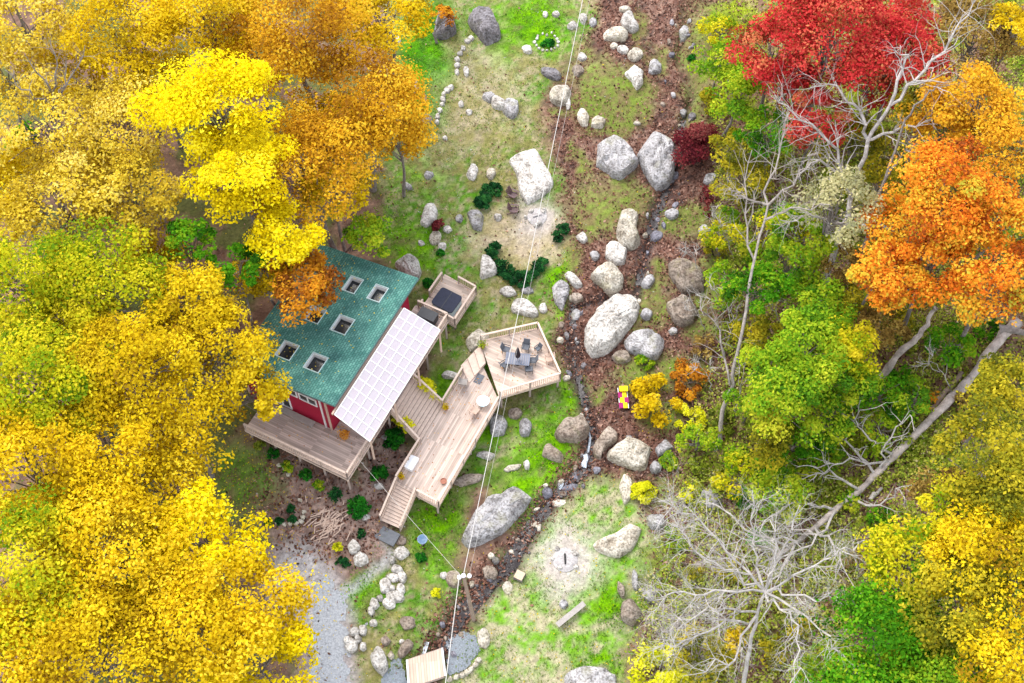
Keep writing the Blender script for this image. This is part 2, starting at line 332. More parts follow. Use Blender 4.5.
def ground_rgb(x, y):
    px, py = pr(np.stack([x, y, tz(x, y)], -1))
    wz = ((fbm(x*.5, y*.5, 21)-.5)*34, (fbm(x*.5, y*.5, 22)-.5)*34)
    n1 = fbm(x*.35, y*.35, 31); n2 = fbm(x*1.3, y*1.3, 32); n3 = fbm(x*3.1, y*3.1, 33)
    k = lambda a: np.array(a)[None, :]
    mix = lambda A, B, m: A*(1-m[:, None])+B*m[:, None]
    st = lambda n, a, b: np.clip((n-a)/(b-a), 0, 1)
    c = mix(k((.1,.06,.045)), k((.22,.14,.1)), st(n2*.6+n3*.4, .3, .7))
    c = mix(c, k((.075,.1,.025)), st(n1, .5, .62)*.75)
    grass = mix(k((.16,.15,.055)), k((.06,.17,.015)), st(n1*.55+n2*.45, .42, .62))
    grass = mix(grass, k((.27,.215,.14)), st(n2*.4+n3*.6, .48, .64)*.8); grass = grass*(.7+.6*fbm(x*2.2, y*2.2, 34))[:, None]
    # stream corridor of fallen leaves
    red = mix(mix(k((.04,.026,.023)), k((.12,.065,.05)), st(n2, .3, .55)), k((.26,.17,.13)), st(n3*.6+n1*.4, .5, .72))
    bed = mask_poly(px, py, [(610,-40),(720,-40),(705,60),(720,140),(712,230),(745,300),(740,400),(700,440),(690,520),(640,540),(630,470),(580,480),(500,590),(430,690),(400,690),(440,610),(520,520),(580,440),(560,360),(552,290),(570,230),(555,140),(545,100),(575,70)], 8, wz)
    c = mix(c, red, bed)
    for P in (LAWN_UP, LAWN_LOW, LAWN_BL): c = mix(c, grass, mask_poly(px, py, P, 8, wz))
    low = mask_poly(px, py, LAWN_LOW, 10, wz)
    c = mix(c, mix(k((.3,.27,.17)), k((.12,.24,.03)), st(n2*.6+n3*.4, .42, .62)), low)
    for ctr, r in ISLES: c = mix(c, mix(k((.14,.115,.05)), k((.12,.17,.03)), st(n2*.5+n3*.5, .4, .6)), mask_blob(px, py, ctr, r, .35, wz)*.85)
    for ctr, r in [((430,62),(26,52)),((535,22),(26,26)),((505,55),(12,20)),((412,250),(22,26)),((520,495),(22,34)),((545,455),(26,40)),((438,525),(26,40)),((447,390),(22,16)),((560,285),(10,26)),((425,170),(14,14)),((600,520),(14,10)),((610,610),(18,30)),((600,660),(30,16)),((360,590),(20,20)),((470,430),(50,12)),((570,395),(16,20))]:
        c = mix(c, mix(k((.05,.14,.012)), k((.13,.27,.02)), st(n2, .3, .65)), mask_blob(px, py, ctr, r, .45, wz)*st(n2*.5+n1*.5, .3, .5))
    c = mix(c, mix(k((.03,.1,.012)), k((.06,.2,.015)), st(n2*.5+n3*.5, .35, .65)), np.maximum(mask_blob(px, py, (424,80), (22,50), .4, wz), mask_blob(px, py, (438,22), (22,26), .4, wz))*.85)
    c = mix(c, mix(k((.19,.165,.075)), k((.3,.25,.17)), st(n2, .35, .65)), mask_poly(px, py, DIRT_L, 14, wz)*.75)
    c = mix(c, mix(k((.27,.22,.12)), k((.35,.28,.2)), st(n2, .35, .65)), mask_poly(px, py, PATIO, 9, wz)*.85)
    c = mix(c, mix(k((.13,.085,.07)), k((.27,.19,.155)), st(n3*.6+n2*.4, .35, .65)), mask_poly(px, py, MULCH, 9, wz))
    c = mix(c, mix(k((.14,.13,.05)), k((.1,.17,.03)), st(n2, .4, .6)), mask_blob(px, py, (245,480), (38,40), .3, wz)*.85)
    c = mix(c, k((.31,.285,.275))*(.75+.5*n3[:, None]), mask_poly(px, py, DRIVE, 12, wz))
    c = mix(c, k((.3,.29,.28))*(.75+.5*n3[:, None]), mask_poly(px, py, PATHB, 5, wz)*.85)
    for ctr, r in (((537,218),(22,22)), ((568,560),(33,30))): c = mix(c, k((.36,.315,.285))*(.7+.6*n3[:, None]), mask_blob(px, py, ctr, r, .5, wz)*.85)
    c = mix(c, k((.33,.25,.22))*(.7+.6*n3[:, None]), mask_blob(px, py, (560,265), (1,1), .3))
    # right-hand slope, patchy
    rt = mask_poly(px, py, [(715,-60),(1100,-60),(1100,740),(660,740),(660,560),(700,430),(745,330),(720,200)], 14, wz)
    c = mix(c, mix(mix(k((.14,.08,.055)), k((.28,.19,.14)), st(n3*.5+n2*.5, .35, .65)), mix(k((.06,.1,.015)), k((.2,.24,.03)), st(n2, .35, .65)), st(n1*.6+n2*.4, .47, .58)), rt)
    # wet stream bed
    d, a = seg_dist(x, y, ST); wd = np.interp(a, np.arange(len(ST_W)), ST_W)
    c = mix(c, k((.06,.045,.042))*(.6+.9*n3[:, None]), np.clip(1.25-d/(wd*1.35), 0, 1)*np.clip(1-(y-20)/10, .25, 1))
    return c*(.62+.76*fbm(x*4.3, y*4.3, 41, 3)[:, None])
def axis(lo, hi, flo, fhi, step):
    a = list(np.arange(flo, fhi+1e-6, step)); s = step; l = flo
    left = []
    while l > lo: s *= 1.25; l -= s; left.append(l)
    s = step; r = a[-1]; right = []
    while r < hi: s *= 1.25; r += s; right.append(r)
    return np.array(left[::-1]+a+right)
gx = axis(-260, 260, -54, 54, .24); gy = axis(-220, 320, -31, 44, .24)
X, Y = np.meshgrid(gx, gy); xs = X.ravel(); ys = Y.ravel(); nx, ny = len(gx), len(gy)
def grid_mesh(name, xs, ys, zs, faces, rgb=None):
    me = bpy.data.meshes.new(name); me.vertices.add(len(xs)); me.vertices.foreach_set('co', np.stack([xs, ys, zs], 1).astype(np.float32).ravel())
    me.loops.add(faces.size); me.loops.foreach_set('vertex_index', faces.astype(np.int32).ravel())
    me.polygons.add(len(faces)); me.polygons.foreach_set('loop_start', np.arange(0, faces.size, 4, dtype=np.int32))
    if rgb is not None:
        a = me.attributes.new('soil', 'FLOAT_COLOR', 'POINT'); a.data.foreach_set('color', np.concatenate([np.clip(rgb, 0, 1), np.ones((len(xs), 1))], 1).astype(np.float32).ravel())
    me.update(calc_edges=True); me.polygons.foreach_set('use_smooth', np.ones(len(faces), bool))
    return me
ii, jj = np.meshgrid(np.arange(nx-1), np.arange(ny-1)); q = (jj*nx+ii).ravel()
faces = np.stack([q, q+1, q+nx+1, q+nx], 1)
zs = tz(xs, ys)
gm = bpy.data.materials.new('forest_soil'); gm.use_nodes = True
t = gm.node_tree; b = t.nodes['Principled BSDF']; b.inputs['Roughness'].default_value = .95; b.inputs['Specular IOR Level'].default_value = .1
a = t.nodes.new('ShaderNodeAttribute'); a.attribute_name = 'soil'; g = t.nodes.new('ShaderNodeNewGeometry')
n = t.nodes.new('ShaderNodeTexNoise'); n.inputs['Scale'].default_value = 5; n.inputs['Detail'].default_value = 8; n.inputs['Roughness'].default_value = .75; t.links.new(g.outputs['Position'], n.inputs['Vector'])
r = t.nodes.new('ShaderNodeValToRGB'); r.color_ramp.elements[0].position = .32; r.color_ramp.elements[0].color = (.45,.45,.45,1); r.color_ramp.elements[1].position = .7; r.color_ramp.elements[1].color = (1.0,1.0,1.0,1)
t.links.new(n.outputs['Fac'], r.inputs['Fac'])
mx = t.nodes.new('ShaderNodeMix'); mx.data_type = 'RGBA'; mx.blend_type = 'MULTIPLY'; mx.inputs['Factor'].default_value = 1
hv = t.nodes.new('ShaderNodeHueSaturation'); hv.inputs['Value'].default_value = 1.65; hv.inputs['Saturation'].default_value = 1.08; t.links.new(a.outputs['Color'], hv.inputs['Color'])
t.links.new(hv.outputs[0], mx.inputs['A']); t.links.new(r.outputs[0], mx.inputs['B']); t.links.new(mx.outputs['Result'], b.inputs['Base Color'])
bp = t.nodes.new('ShaderNodeBump'); bp.inputs['Strength'].default_value = .7; bp.inputs['Distance'].default_value = .12; t.links.new(n.outputs['Fac'], bp.inputs['Height']); t.links.new(bp.outputs[0], b.inputs['Normal'])
ground = link('ground', grid_mesh('ground', xs, ys, zs, faces, ground_rgb(xs, ys)), gm); tag(ground, 'uneven ground of grass, leaf litter, bare soil and mulch', 'ground', None, 'structure')

def patch(name, fn, zfn, box, step, material, label, cat, smooth=True):
    """a sheet on the ground where fn(x, y) > 0.5"""
    ax_ = np.arange(box[0], box[1], step); ay_ = np.arange(box[2], box[3], step); X, Y = np.meshgrid(ax_, ay_); x = X.ravel(); y = Y.ravel(); n = len(ax_); mm = len(ay_)
    m = fn(x, y) > .5; i, j = np.meshgrid(np.arange(n-1), np.arange(mm-1)); q = (j*n+i).ravel()
    f = np.stack([q, q+1, q+n+1, q+n], 1); f = f[m[f].sum(1) >= 3]
    u, inv = np.unique(f, return_inverse=True); f = inv.reshape(-1, 4)
    o = link(name, grid_mesh(name, x[u], y[u], zfn(x[u], y[u]), f), material)
    return tag(o, label, cat, None, 'structure')
M['gravel'] = mat('blue_grey_gravel', (.33,.335,.345), .95, .1, .35, 7, .5)
M['gravel2'] = mat('slate_gravel', (.21,.23,.25), .95, .1, .3, 9, .5)
def drive_mask(x, y):
    px, py = pr(np.stack([x, y, tz(x, y)], -1)); wz = ((fbm(x*.9, y*.9, 51)-.5)*16, (fbm(x*.9, y*.9, 52)-.5)*16)
    return mask_poly(px, py, [(312,590),(326,572),(340,590),(350,606),(346,640),(352,760),(312,760),(311,640)], 7, wz)+1.5*(fbm(x*3.2, y*3.2, 53)-.5)
patch('gravel_driveway', drive_mask, lambda x, y: tz(x, y)+.03, (-22, -8, -34, -17), .11, M['gravel'], 'pale blue-grey gravel driveway ending below the cabin', 'driveway')
wm = bpy.data.materials.new('stream_water'); wm.use_nodes = True; t = wm.node_tree; b = t.nodes['Principled BSDF']
b.inputs['Roughness'].default_value = .15; b.inputs['Specular IOR Level'].default_value = .35
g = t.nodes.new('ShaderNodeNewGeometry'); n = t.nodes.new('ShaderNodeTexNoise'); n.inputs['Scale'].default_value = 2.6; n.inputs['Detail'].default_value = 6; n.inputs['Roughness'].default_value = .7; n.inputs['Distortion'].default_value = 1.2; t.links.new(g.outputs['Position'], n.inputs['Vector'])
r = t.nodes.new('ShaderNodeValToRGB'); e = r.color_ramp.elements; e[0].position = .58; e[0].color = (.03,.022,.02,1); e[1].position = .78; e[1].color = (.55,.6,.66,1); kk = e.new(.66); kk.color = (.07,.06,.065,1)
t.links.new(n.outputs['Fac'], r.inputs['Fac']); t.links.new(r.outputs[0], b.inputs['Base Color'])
bp = t.nodes.new('ShaderNodeBump'); bp.inputs['Strength'].default_value = .5; bp.inputs['Distance'].default_value = .1; t.links.new(n.outputs['Fac'], bp.inputs['Height']); t.links.new(bp.outputs[0], b.inputs['Normal'])
def water_mask(x, y):
    d, a = seg_dist(x, y, ST); wd = np.interp(a, np.arange(len(ST_W)), ST_W)
    return (wd*.62-d)*2+.45-2*np.clip((y-22)/6, 0, 1)+3.2*(fbm(x*.8, y*.8, 61)-.53)
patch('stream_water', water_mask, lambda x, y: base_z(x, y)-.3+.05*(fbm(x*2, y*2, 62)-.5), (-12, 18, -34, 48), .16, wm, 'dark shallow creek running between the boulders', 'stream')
mw = mat('white_water', (.5,.54,.58), .3, .5, .5, 5, .5)
for pp, w_, hh in (([(588,432),(590,440),(589,447),(588,454)], .16, .2), ([(585,457),(586,461),(584,465),(583,469)], .45, .25), ([(563,484),(561,487),(559,490)], .22, .08), ([(427,642),(425,650),(423,656)], .3, .1)):
    mb = MB(); P = [gp(*p) for p in pp]; V_ = []
    for i, p in enumerate(P):
        d = P[min(i+1, len(P)-1)]-P[max(i-1, 0)]; n_ = np.array([-d[1], d[0], 0]); n_ /= np.linalg.norm(n_); zz = float(base_z(p[0], p[1]))-.2+hh*(1-i/(len(P)-1))
        for f in np.linspace(-.5, .5, 7): V_.append((*(p+n_*f*w_*rng.uniform(.7, 1.2))[:2], zz+.07*rng.normal()))
    mb.add(V_, [(7*i+j, 7*i+j+1, 7*i+j+8, 7*i+j+7) for i in range(len(P)-1) for j in range(6)]); tag(mb.obj('white_water', mw, None, P[0], True), 'white foaming water where the creek drops between rocks', 'stream', None, 'structure')
def blob_patch(name, poly, label, material):
    P = np.array([gp(*p)[:2] for p in poly]); lo = P.min(0)-1; hi = P.max(0)+1
    return patch(name, lambda x, y: mask_poly(x, y, P, .2, ((fbm(x*2, y*2, 71)-.5)*.5, (fbm(x*2, y*2, 72)-.5)*.5)), lambda x, y: tz(x, y)*.5+.5*float(tz(*P.mean(0)))+.07, (lo[0], hi[0], lo[1], hi[1]), .1, material, label, 'landing')
blob_patch('gravel_landing', [(446,640),(462,632),(476,635),(480,650),(466,668),(447,677)], 'slate grey gravel landing at the stone-edged end of the footbridge', M['gravel2'])
blob_patch('gravel_landing', [(383,665),(402,656),(412,700),(380,705)], 'slate grey gravel landing between driveway and footbridge', M['gravel2'])

# ------------------------------------------------------------------ the cabin
zd, zm, zt, zp = 2.9, 0.95, 1.05, 1.4
R0 = at(334.4, 405.5, zd+5.2); R1 = at(418.3, 278, zd+5.2)
u = (R1-R0); RL = np.linalg.norm(u); u = u/RL; v = np.array([-u[1], u[0], 0.]); k_ = np.array([0, 0, 1.])
RW, DROP = 9.2, 1.25
M['house_boards'] = boardmat('weathered_boards', (.45,.35,.3), v, .16, .3)
M['deck_boards'] = boardmat('pale_deck_boards', (.53,.41,.33), v, .14, .26, .4)
M['long_boards'] = boardmat('pale_long_boards', (.54,.42,.345), u, .16, .26, .4)
M['rail'] = mat('pale_rail_wood', (.6,.46,.37), .75, .2, .14, 4)
M['joist'] = mat('grey_joist', (.36,.28,.24), .8, .2, .2, 3)
rm = bpy.data.materials.new('teal_shingles'); rm.use_nodes = True; t = rm.node_tree; b = t.nodes['Principled BSDF']; b.inputs['Roughness'].default_value = .85; b.inputs['Specular IOR Level'].default_value = .2
g = t.nodes.new('ShaderNodeNewGeometry')
mp = t.nodes.new('ShaderNodeMapping'); mp.inputs['Rotation'].default_value = (0, 0, -math.atan2(u[1], u[0])); t.links.new(g.outputs['Position'], mp.inputs['Vector'])
br = t.nodes.new('ShaderNodeTexBrick'); br.inputs['Scale'].default_value = 1; br.inputs['Brick Width'].default_value = .33; br.inputs['Row Height'].default_value = .2; br.inputs['Mortar Size'].default_value = .02; br.inputs['Bias'].default_value = 0
br.inputs['Color1'].default_value = (.065,.2,.16,1); br.inputs['Color2'].default_value = (.135,.31,.25,1); br.inputs['Mortar'].default_value = (.03,.1,.085,1); t.links.new(mp.outputs[0], br.inputs['Vector'])
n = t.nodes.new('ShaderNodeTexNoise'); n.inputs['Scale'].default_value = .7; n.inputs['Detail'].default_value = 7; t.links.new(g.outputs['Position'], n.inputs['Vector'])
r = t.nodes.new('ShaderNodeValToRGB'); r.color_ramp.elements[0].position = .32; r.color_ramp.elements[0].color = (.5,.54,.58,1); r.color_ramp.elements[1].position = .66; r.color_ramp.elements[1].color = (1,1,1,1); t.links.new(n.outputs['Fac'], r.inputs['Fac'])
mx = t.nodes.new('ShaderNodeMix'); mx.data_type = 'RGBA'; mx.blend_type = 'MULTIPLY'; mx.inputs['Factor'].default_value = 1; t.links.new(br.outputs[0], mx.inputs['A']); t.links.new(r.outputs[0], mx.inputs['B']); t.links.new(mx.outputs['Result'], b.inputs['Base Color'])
M['skyframe'] = mat('grey_teal_flashing', (.42,.52,.5), .5, .3)
W0 = R0+u*.25+v*.95; W0[2] = zd
cabin = thing('cabin', 'red timber cabin with teal shingle roof, six skylights and translucent porch roof', 'cabin', (W0[0], W0[1], 1.0))
def rz(s): return zd+5.2-DROP*s/RW           # roof height at distance s left of the ridge
def H(a, s, z): return np.array([*(R0+u*a+v*s)[:2], z])
sky_px = [((550,220),.95,1.25), ((672,262),.95,1.25), ((365,365),1.15,1.15), ((500,415),1.15,1.3), ((230,540),1.15,1.25), ((370,600),1.15,1.25)]
sky_rc = []
for (cx, cy), hw, hl in sky_px:
    P = at(240+cx/4.88, 240+cy/4.88, zd+4.7); s = (P-R0)@v; P = at(240+cx/4.88, 240+cy/4.88, rz(s)); sky_rc.append(((P-R0)@u, (P-R0)@v, hl*.56, hw*.56))
# roof with holes for the skylights
ua = sorted({-.0, RL}|{a+e*h for a, s, h, w_ in sky_rc for e in (-1, 1)}); va = sorted({0., RW}|{s+e*w_ for a, s, h, w_ in sky_rc for e in (-1, 1)})
mb = MB()
idx = {}
def rv(a, s, t_):
    key = (a, s, t_)
    if key not in idx: idx[key] = len(mb.v); mb.v.append(tuple(H(a, s, rz(s)-t_)))
    return idx[key]
def hole(a, s): return any(abs(a-A) < h and abs(s-B) < w_ for A, B, h, w_ in sky_rc)
for i in range(len(ua)-1):
    for j in range(len(va)-1):
        if hole((ua[i]+ua[i+1])/2, (va[j]+va[j+1])/2): continue
        for t_, fl in ((0, 1), (.22, -1)):
            f = [rv(ua[i], va[j], t_), rv(ua[i+1], va[j], t_), rv(ua[i+1], va[j+1], t_), rv(ua[i], va[j+1], t_)][::fl]; mb.f.append(f); mb.m.append(0)
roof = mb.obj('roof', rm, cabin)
mb = MB()
for p, q in (((0, 0), (RL, 0)), ((RL, 0), (RL, RW)), ((RL, RW), (0, RW)), ((0, RW), (0, 0))):
    mb.bar(H(p[0], p[1], rz(p[1])-.13), H(q[0], q[1], rz(q[1])-.13), .05, .2)
mb.obj('fascia', mat('slate_fascia', (.1,.19,.18), .6, .3), roof)
for a, s, h, w_ in sky_rc:
    z = rz(s); sl_ = DROP/RW
    mb = MB(); mb2 = MB()
    for e in (-1, 1):
        mb2.bar(H(a+e*(h+.03), s-w_-.06, rz(s-w_-.06)+.05), H(a+e*(h+.03), s+w_+.06, rz(s+w_+.06)+.05), .05, .1)
        mb2.bar(H(a-h, s+e*(w_+.03), rz(s+e*w_)+.05), H(a+h, s+e*(w_+.03), rz(s+e*w_)+.05), .05, .1)
        mb.bar(H(a+e*(h-.02), s-w_, rz(s-w_)-.27), H(a+e*(h-.02), s+w_, rz(s+w_)-.27), .04, .52)
        mb.bar(H(a-h, s+e*(w_-.02), rz(s+e*w_)-.27), H(a+h, s+e*(w_-.02), rz(s+e*w_)-.27), .04, .52)
    skl = mb2.obj('skylight', M['skyframe'], cabin); mb.obj('shaft', M['trim'], skl)
    mb = MB(); mb.add([H(a-h, s-w_, z-.5), H(a+h, s-w_, z-.5), H(a+h, s+w_, z-.56), H(a-h, s+w_, z-.56)], [(0, 1, 2, 3)])
    mb.obj('pane', M['glass'], skl)
# walls
WL, WW = RL-.6, 7.75
wa = lambda a, s: np.array([*(W0+u*a+v*s)[:2], 0])
def wq(mb, p, q, z0p, z0q, z1p, z1q, m=0):
    mb.add([(p[0], p[1], z0p), (q[0], q[1], z0q), (q[0], q[1], z1q), (p[0], p[1], z1p)], [(0, 1, 2, 3)], m)
top = lambda s: rz(s+.95)-.22
mb = MB(); zb = .6
c0, c1, c2, c3 = wa(0, 0), wa(WL, 0), wa(WL, WW), wa(0, WW)
wq(mb, c3, c0, zb, zb, top(WW), top(0)); wq(mb, c0, c1, zb, zb, top(0), top(0)); wq(mb, c1, c2, zb, zb, top(0), top(WW)); wq(mb, c2, c3, zb, zb, top(WW), top(WW))
mb.obj('wall', M['red'], cabin)
for s in (.09, WW-.1): MB().bar((*(wa(0, s)-u*.03)[:2], zd), (*(wa(0, s)-u*.03)[:2], top(s)-.02), .34, .06, 0, v).obj('corner_board', M['tanwood'], cabin)
mb = MB()
for s in (.62, ): mb.bar((*(wa(0, s)-u*.05)[:2], zd), (*(wa(0, s)-u*.05)[:2], top(s)-.03), .16, .08, 0, v)
mb.obj('downpipe', M['trim'], cabin)
def window(a, s0, s1, z0, z1, face='front'):
    pt = (lambda s, z, o: np.array([*(wa(0, s)-u*o)[:2], z])) if face == 'front' else (lambda s, z, o: np.array([*(wa(s, 0)-v*o)[:2], z]))
    mb = MB()
    d = v if face == 'front' else u
    for s in (s0, (s0+s1)/2, s1): mb.bar(pt(s, z0, .05), pt(s, z1, .05), .09, .08, 0, d)
    for z in (z0, z1): mb.bar(pt(s0-.05, z, .052), pt(s1+.05, z, .052), .085, .1)
    w_ = mb.obj('window', M['trim'], cabin)
    mb = MB(); mb.add([pt(s0, z0, .03), pt(s1, z0, .03), pt(s1, z1, .03), pt(s0, z1, .03)], [(0, 1, 2, 3)]); mb.obj('pane', M['glass'], w_)
for s0 in (1.0, 2.75, 4.5): window(0, s0, s0+1.5, zd+3.05, zd+3.95)
window(0, 3.7, 5.2, zd+.35, zd+2.0)
for s0 in (1.2, 4.2, 8.3): window(0, s0, s0+1.6, zd+.6, zd+2.0, 'side')
dr = MB(); dr.bar((*(wa(6.4, 0)-v*.04)[:2], zd+.01), (*(wa(6.4, 0)-v*.04)[:2], zd+2.1), .95, .06, 0, u); door = dr.obj('door', M['trim'], cabin)
MB().box((*(wa(6.75, 0)-v*.1)[:2], zd+1.0), u, v, .05, .03, .03).obj('handle', M['dark'], door)
# porch roof
pin0, pin1 = at(334.4, 414.5, zd+4.85), at(404, 308, zd+4.85); po0, po1 = at(369.5, 441.4, zd+3.15), at(440, 330, zd+3.15)
pm = bpy.data.materials.new('translucent_panel'); pm.use_nodes = True; t = pm.node_tree; b = t.nodes['Principled BSDF']; b.inputs['Base Color'].default_value = (.64,.57,.6,1); b.inputs['Roughness'].default_value = .4
tr = t.nodes.new('ShaderNodeBsdfTransparent'); tr.inputs[0].default_value = (.85,.85,.9,1); tl = t.nodes.new('ShaderNodeBsdfTranslucent'); tl.inputs[0].default_value = (.8,.78,.8,1)
m1 = t.nodes.new('ShaderNodeMixShader'); m1.inputs[0].default_value = .25; m2 = t.nodes.new('ShaderNodeMixShader'); m2.inputs[0].default_value = .12
t.links.new(b.outputs[0], m1.inputs[1]); t.links.new(tl.outputs[0], m1.inputs[2]); t.links.new(m1.outputs[0], m2.inputs[1]); t.links.new(tr.outputs[0], m2.inputs[2]); t.links.new(m2.outputs[0], t.nodes['Material Output'].inputs[0])
up_ = (pin0-po0)/np.linalg.norm(pin0-po0); nrm = np.cross(u, up_); nrm *= np.sign(nrm[2])
mb = MB(); mb.add([po0, po1, pin1, pin0], [(0, 1, 2, 3)]); porch = mb.obj('porch_roof', pm, cabin)
for i in range(13):
    f = i/12; mb = MB(); mb.bar(po0*(1-f)+po1*f+nrm*.03, pin0*(1-f)+pin1*f+nrm*.006, .07, .02, 0, nrm); mb.obj('rafter', M['trim'], porch)
for i in range(6):
    f = i/5; mb = MB(); mb.bar(po0*(1-f)+pin0*f+nrm*.03, po1*(1-f)+pin1*f+nrm*.009, .08, .02, 0, nrm); mb.obj('purlin', M['trim'], porch)
for f in (.01, .34, .67, .99):
    p = po0*(1-f)+po1*f; MB().bar((p[0], p[1], zd+.02), (p[0], p[1], p[2]-.14), .15, .15).obj('porch_post', M['tanwood'], cabin)
MB().bar(pin0-nrm*.22+v*.1, pin1-nrm*.22+v*.1, .14, .2).obj('ledger', M['tanwood'], cabin)

# ------------------------------------------------------------------ decks
def railing(par, pts, h=1.0, base=0.):
    pts = [np.array(p, float) for p in pts]; mb = MB()
    for a, b_ in zip(pts[:-1], pts[1:]):
        L = np.linalg.norm(b_-a); e = k_*h
        mb.bar(a+e, b_+e, .15, .05); mb.bar(a+k_*.1, b_+k_*.1, .05, .07); mb.bar(a+e-k_*.1, b_+e-k_*.1, .045, .08)
        n = max(1, int(L/.17))
        for i in range(1, n): p = a+(b_-a)*i/n; mb.bar(p+k_*.1, p+e-k_*.1, .06, .04)
    rl = mb.obj('railing', M['rail'], par)
    for a, b_ in zip(pts[:-1], pts[1:]):
        L = np.linalg.norm(b_-a); n = max(1, round(L/2.2))
        for i in range(0, n+1):
            p = a+(b_-a)*i/n; MB().bar(p-k_*.25+[.004, .003, 0], p+k_*(h+.02)+[.004, .003, 0], .11, .11).obj('post', M['joist'], rl)
    return rl
def platform(name, label, poly, z, boards, posts, supports=True):
    c = np.mean(np.array(poly)[:, :2], 0); par = thing(name, label, 'deck', (c[0], c[1], float(tz(*c))))
    mb = MB(); mb.prism([p[:2] for p in poly], z-.05, z); mb.obj('floor', boards, par)
    mb = MB(); n = len(poly)
    for i in range(n):
        a = np.array([*poly[i][:2], z-.19]); b_ = np.array([*poly[(i+1) % n][:2], z-.19]); inw = np.array([*(c-(a+b_)[:2]/2), 0]); inw = inw/np.linalg.norm(inw)*.06
        mb.bar(a+inw, b_+inw, .06, .27)
    mb.obj('rim_joist', M['rail'], par)
    for p in posts:
        MB().bar((p[0], p[1], float(tz(p[0], p[1]))-.2), (p[0], p[1], z-.06), .16, .16).obj('support_post', M['joist'], par)
    return par
F1 = at(348, 480, zd); F2 = at(452.5, 321, zd)
fd = (W0-F1)@u-.06; fs = (W0-F1)@v-.06
L_ = (F2-F1)@u
FP = lambda a, s, z=zd: np.array([*(F1+u*a+v*s)[:2], z])
hp = [FP(0, 0), FP(L_, 0), FP(L_, fs), FP(fd, fs), FP(fd, 9.3), FP(0, 9.3)]
hdeck = platform('cabin_deck', 'weathered L-shaped deck on tall posts wrapping two sides of the red cabin', hp, zd, M['house_boards'], [FP(a, .25) for a in (.25, 3.2, 6.4, 9.6, 12.6, L_-.2)]+[FP(.25, s) for s in (2.4, 4.6, 6.8, 9.0)])
wk0, wk1 = at(390.5, 412, zd), at(413, 378, zd)          # stair opening
aw0, aw1 = (wk0-F1)@u, (wk1-F1)@u
railing(hdeck, [FP(.08, 9.2), FP(.08, .08), FP(aw0, .08)]); railing(hdeck, [FP(aw1, .08), FP(L_-.08, .08), FP(L_-.08, fs-.3)])
# the long lower deck
D = [at(396, 482, zm), at(463, 372, zm), at(483, 366, zm), at(499.5, 402, zm), at(438.5, 507.5, zm), at(417, 496, zm)]
cen = np.mean([p[:2] for p in D], 0)
ldeck = platform('lower_deck', 'long pale timber deck below the cabin with stairs down to the lawn', D, zm, M['long_boards'], [at(437, 503, zm), at(450, 478, zm), at(470, 445, zm), at(492, 407, zm), at(418, 490, zm), at(403, 474, zm), at(446, 405, zm)])
lw0, lw1 = at(419.5, 443.5, zm), at(442.5, 405.5, zm)
ins = lambda p, e=.08: p+np.array([*((cen-p[:2])/np.linalg.norm(cen-p[:2])*e), 0])
railing(ldeck, [ins(D[0]), ins(lw0)]); railing(ldeck, [ins(lw1), ins(D[1])]); railing(ldeck, [ins(D[3]), ins(D[4]), ins(D[5])])
# dining platform
Pp = [at(480, 341, zp), at(538, 328, zp), at(561, 379.5, zp), at(499.5, 398, zp)]
pdeck = platform('dining_platform', 'raised pale square deck beside the creek holding the dining set', Pp, zp, M['deck_boards'], [at(482, 345, zp), at(536, 332, zp), at(558, 377, zp), at(530, 386, zp), at(501, 396, zp)])
cp = np.mean([p[:2] for p in Pp], 0)
insp = lambda p, e=.09: p+np.array([*((cp-p[:2])/np.linalg.norm(cp-p[:2])*e), 0])
railing(pdeck, [insp(p) for p in (Pp[0], Pp[1], Pp[2], Pp[3])])
# stairs
def stairs(name, label, a0, a1, b0, b1, n, rails=(True, True), rail_mat=None):
    """treads from top edge a0-a1 down to bottom edge b0-b1"""
    par = thing(name, label, 'stairs', b0); d = (a1-a0)/np.linalg.norm(a1-a0)
    for i in range(n):
        f0, f1 = (i+.0)/n, (i+1.0)/n
        p = [a0*(1-f0)+b0*f0, a1*(1-f0)+b1*f0, a1*(1-f1)+b1*f1, a0*(1-f1)+b0*f1]; z = a0[2]*(1-f1)+b0[2]*f1+(.5/n)*(a0[2]-b0[2])
        MB().prism([x[:2] for x in p], z-.045, z).obj('tread', M['rail'], par)
        q = [a0*(1-f0)+b0*f0, a1*(1-f0)+b1*f0]; mm = MB(); zr = z; rs = (a0[2]-b0[2])/n
        mm.bar(np.array([*q[0][:2], zr+rs*.42]), np.array([*q[1][:2], zr+rs*.42]), .03, rs*.7); mm.obj('riser', M['joist'], par)
    for p, q in ((a0, b0), (a1, b1)):
        MB().bar(p-k_*.2, q-k_*.1, .05, .28).obj('stringer', M['rail'], par)
    for on, p, q in ((rails[0], a0, b0), (rails[1], a1, b1)):
        if on: railing(par, [p, q], .95)
    return par
stairs('garden_stairs', 'timber stairs from the lower deck down to the slate step on the lawn', at(397.5, 481, zm), at(416.5, 492, zm), *[np.array([*q[:2], float(tz(*q[:2]))+.14]) for q in (gp(381, 521), gp(400.5, 531))], 12)
stairs('cabin_stairs', 'broad timber stairs with yellow shrubs joining the cabin deck and lower deck', FP(aw0, .0), FP(aw1, .0), lw0, lw1, 10)
s0, s1 = at(481.5, 346, zp), at(487, 367, zp)
stairs('platform_steps', 'three short timber steps rising from the lower deck to the dining platform', at(481, 344, zp), at(485.5, 362, zp), at(461, 366, zm+.0), at(469, 383, zm+.0), 3, (False, False))
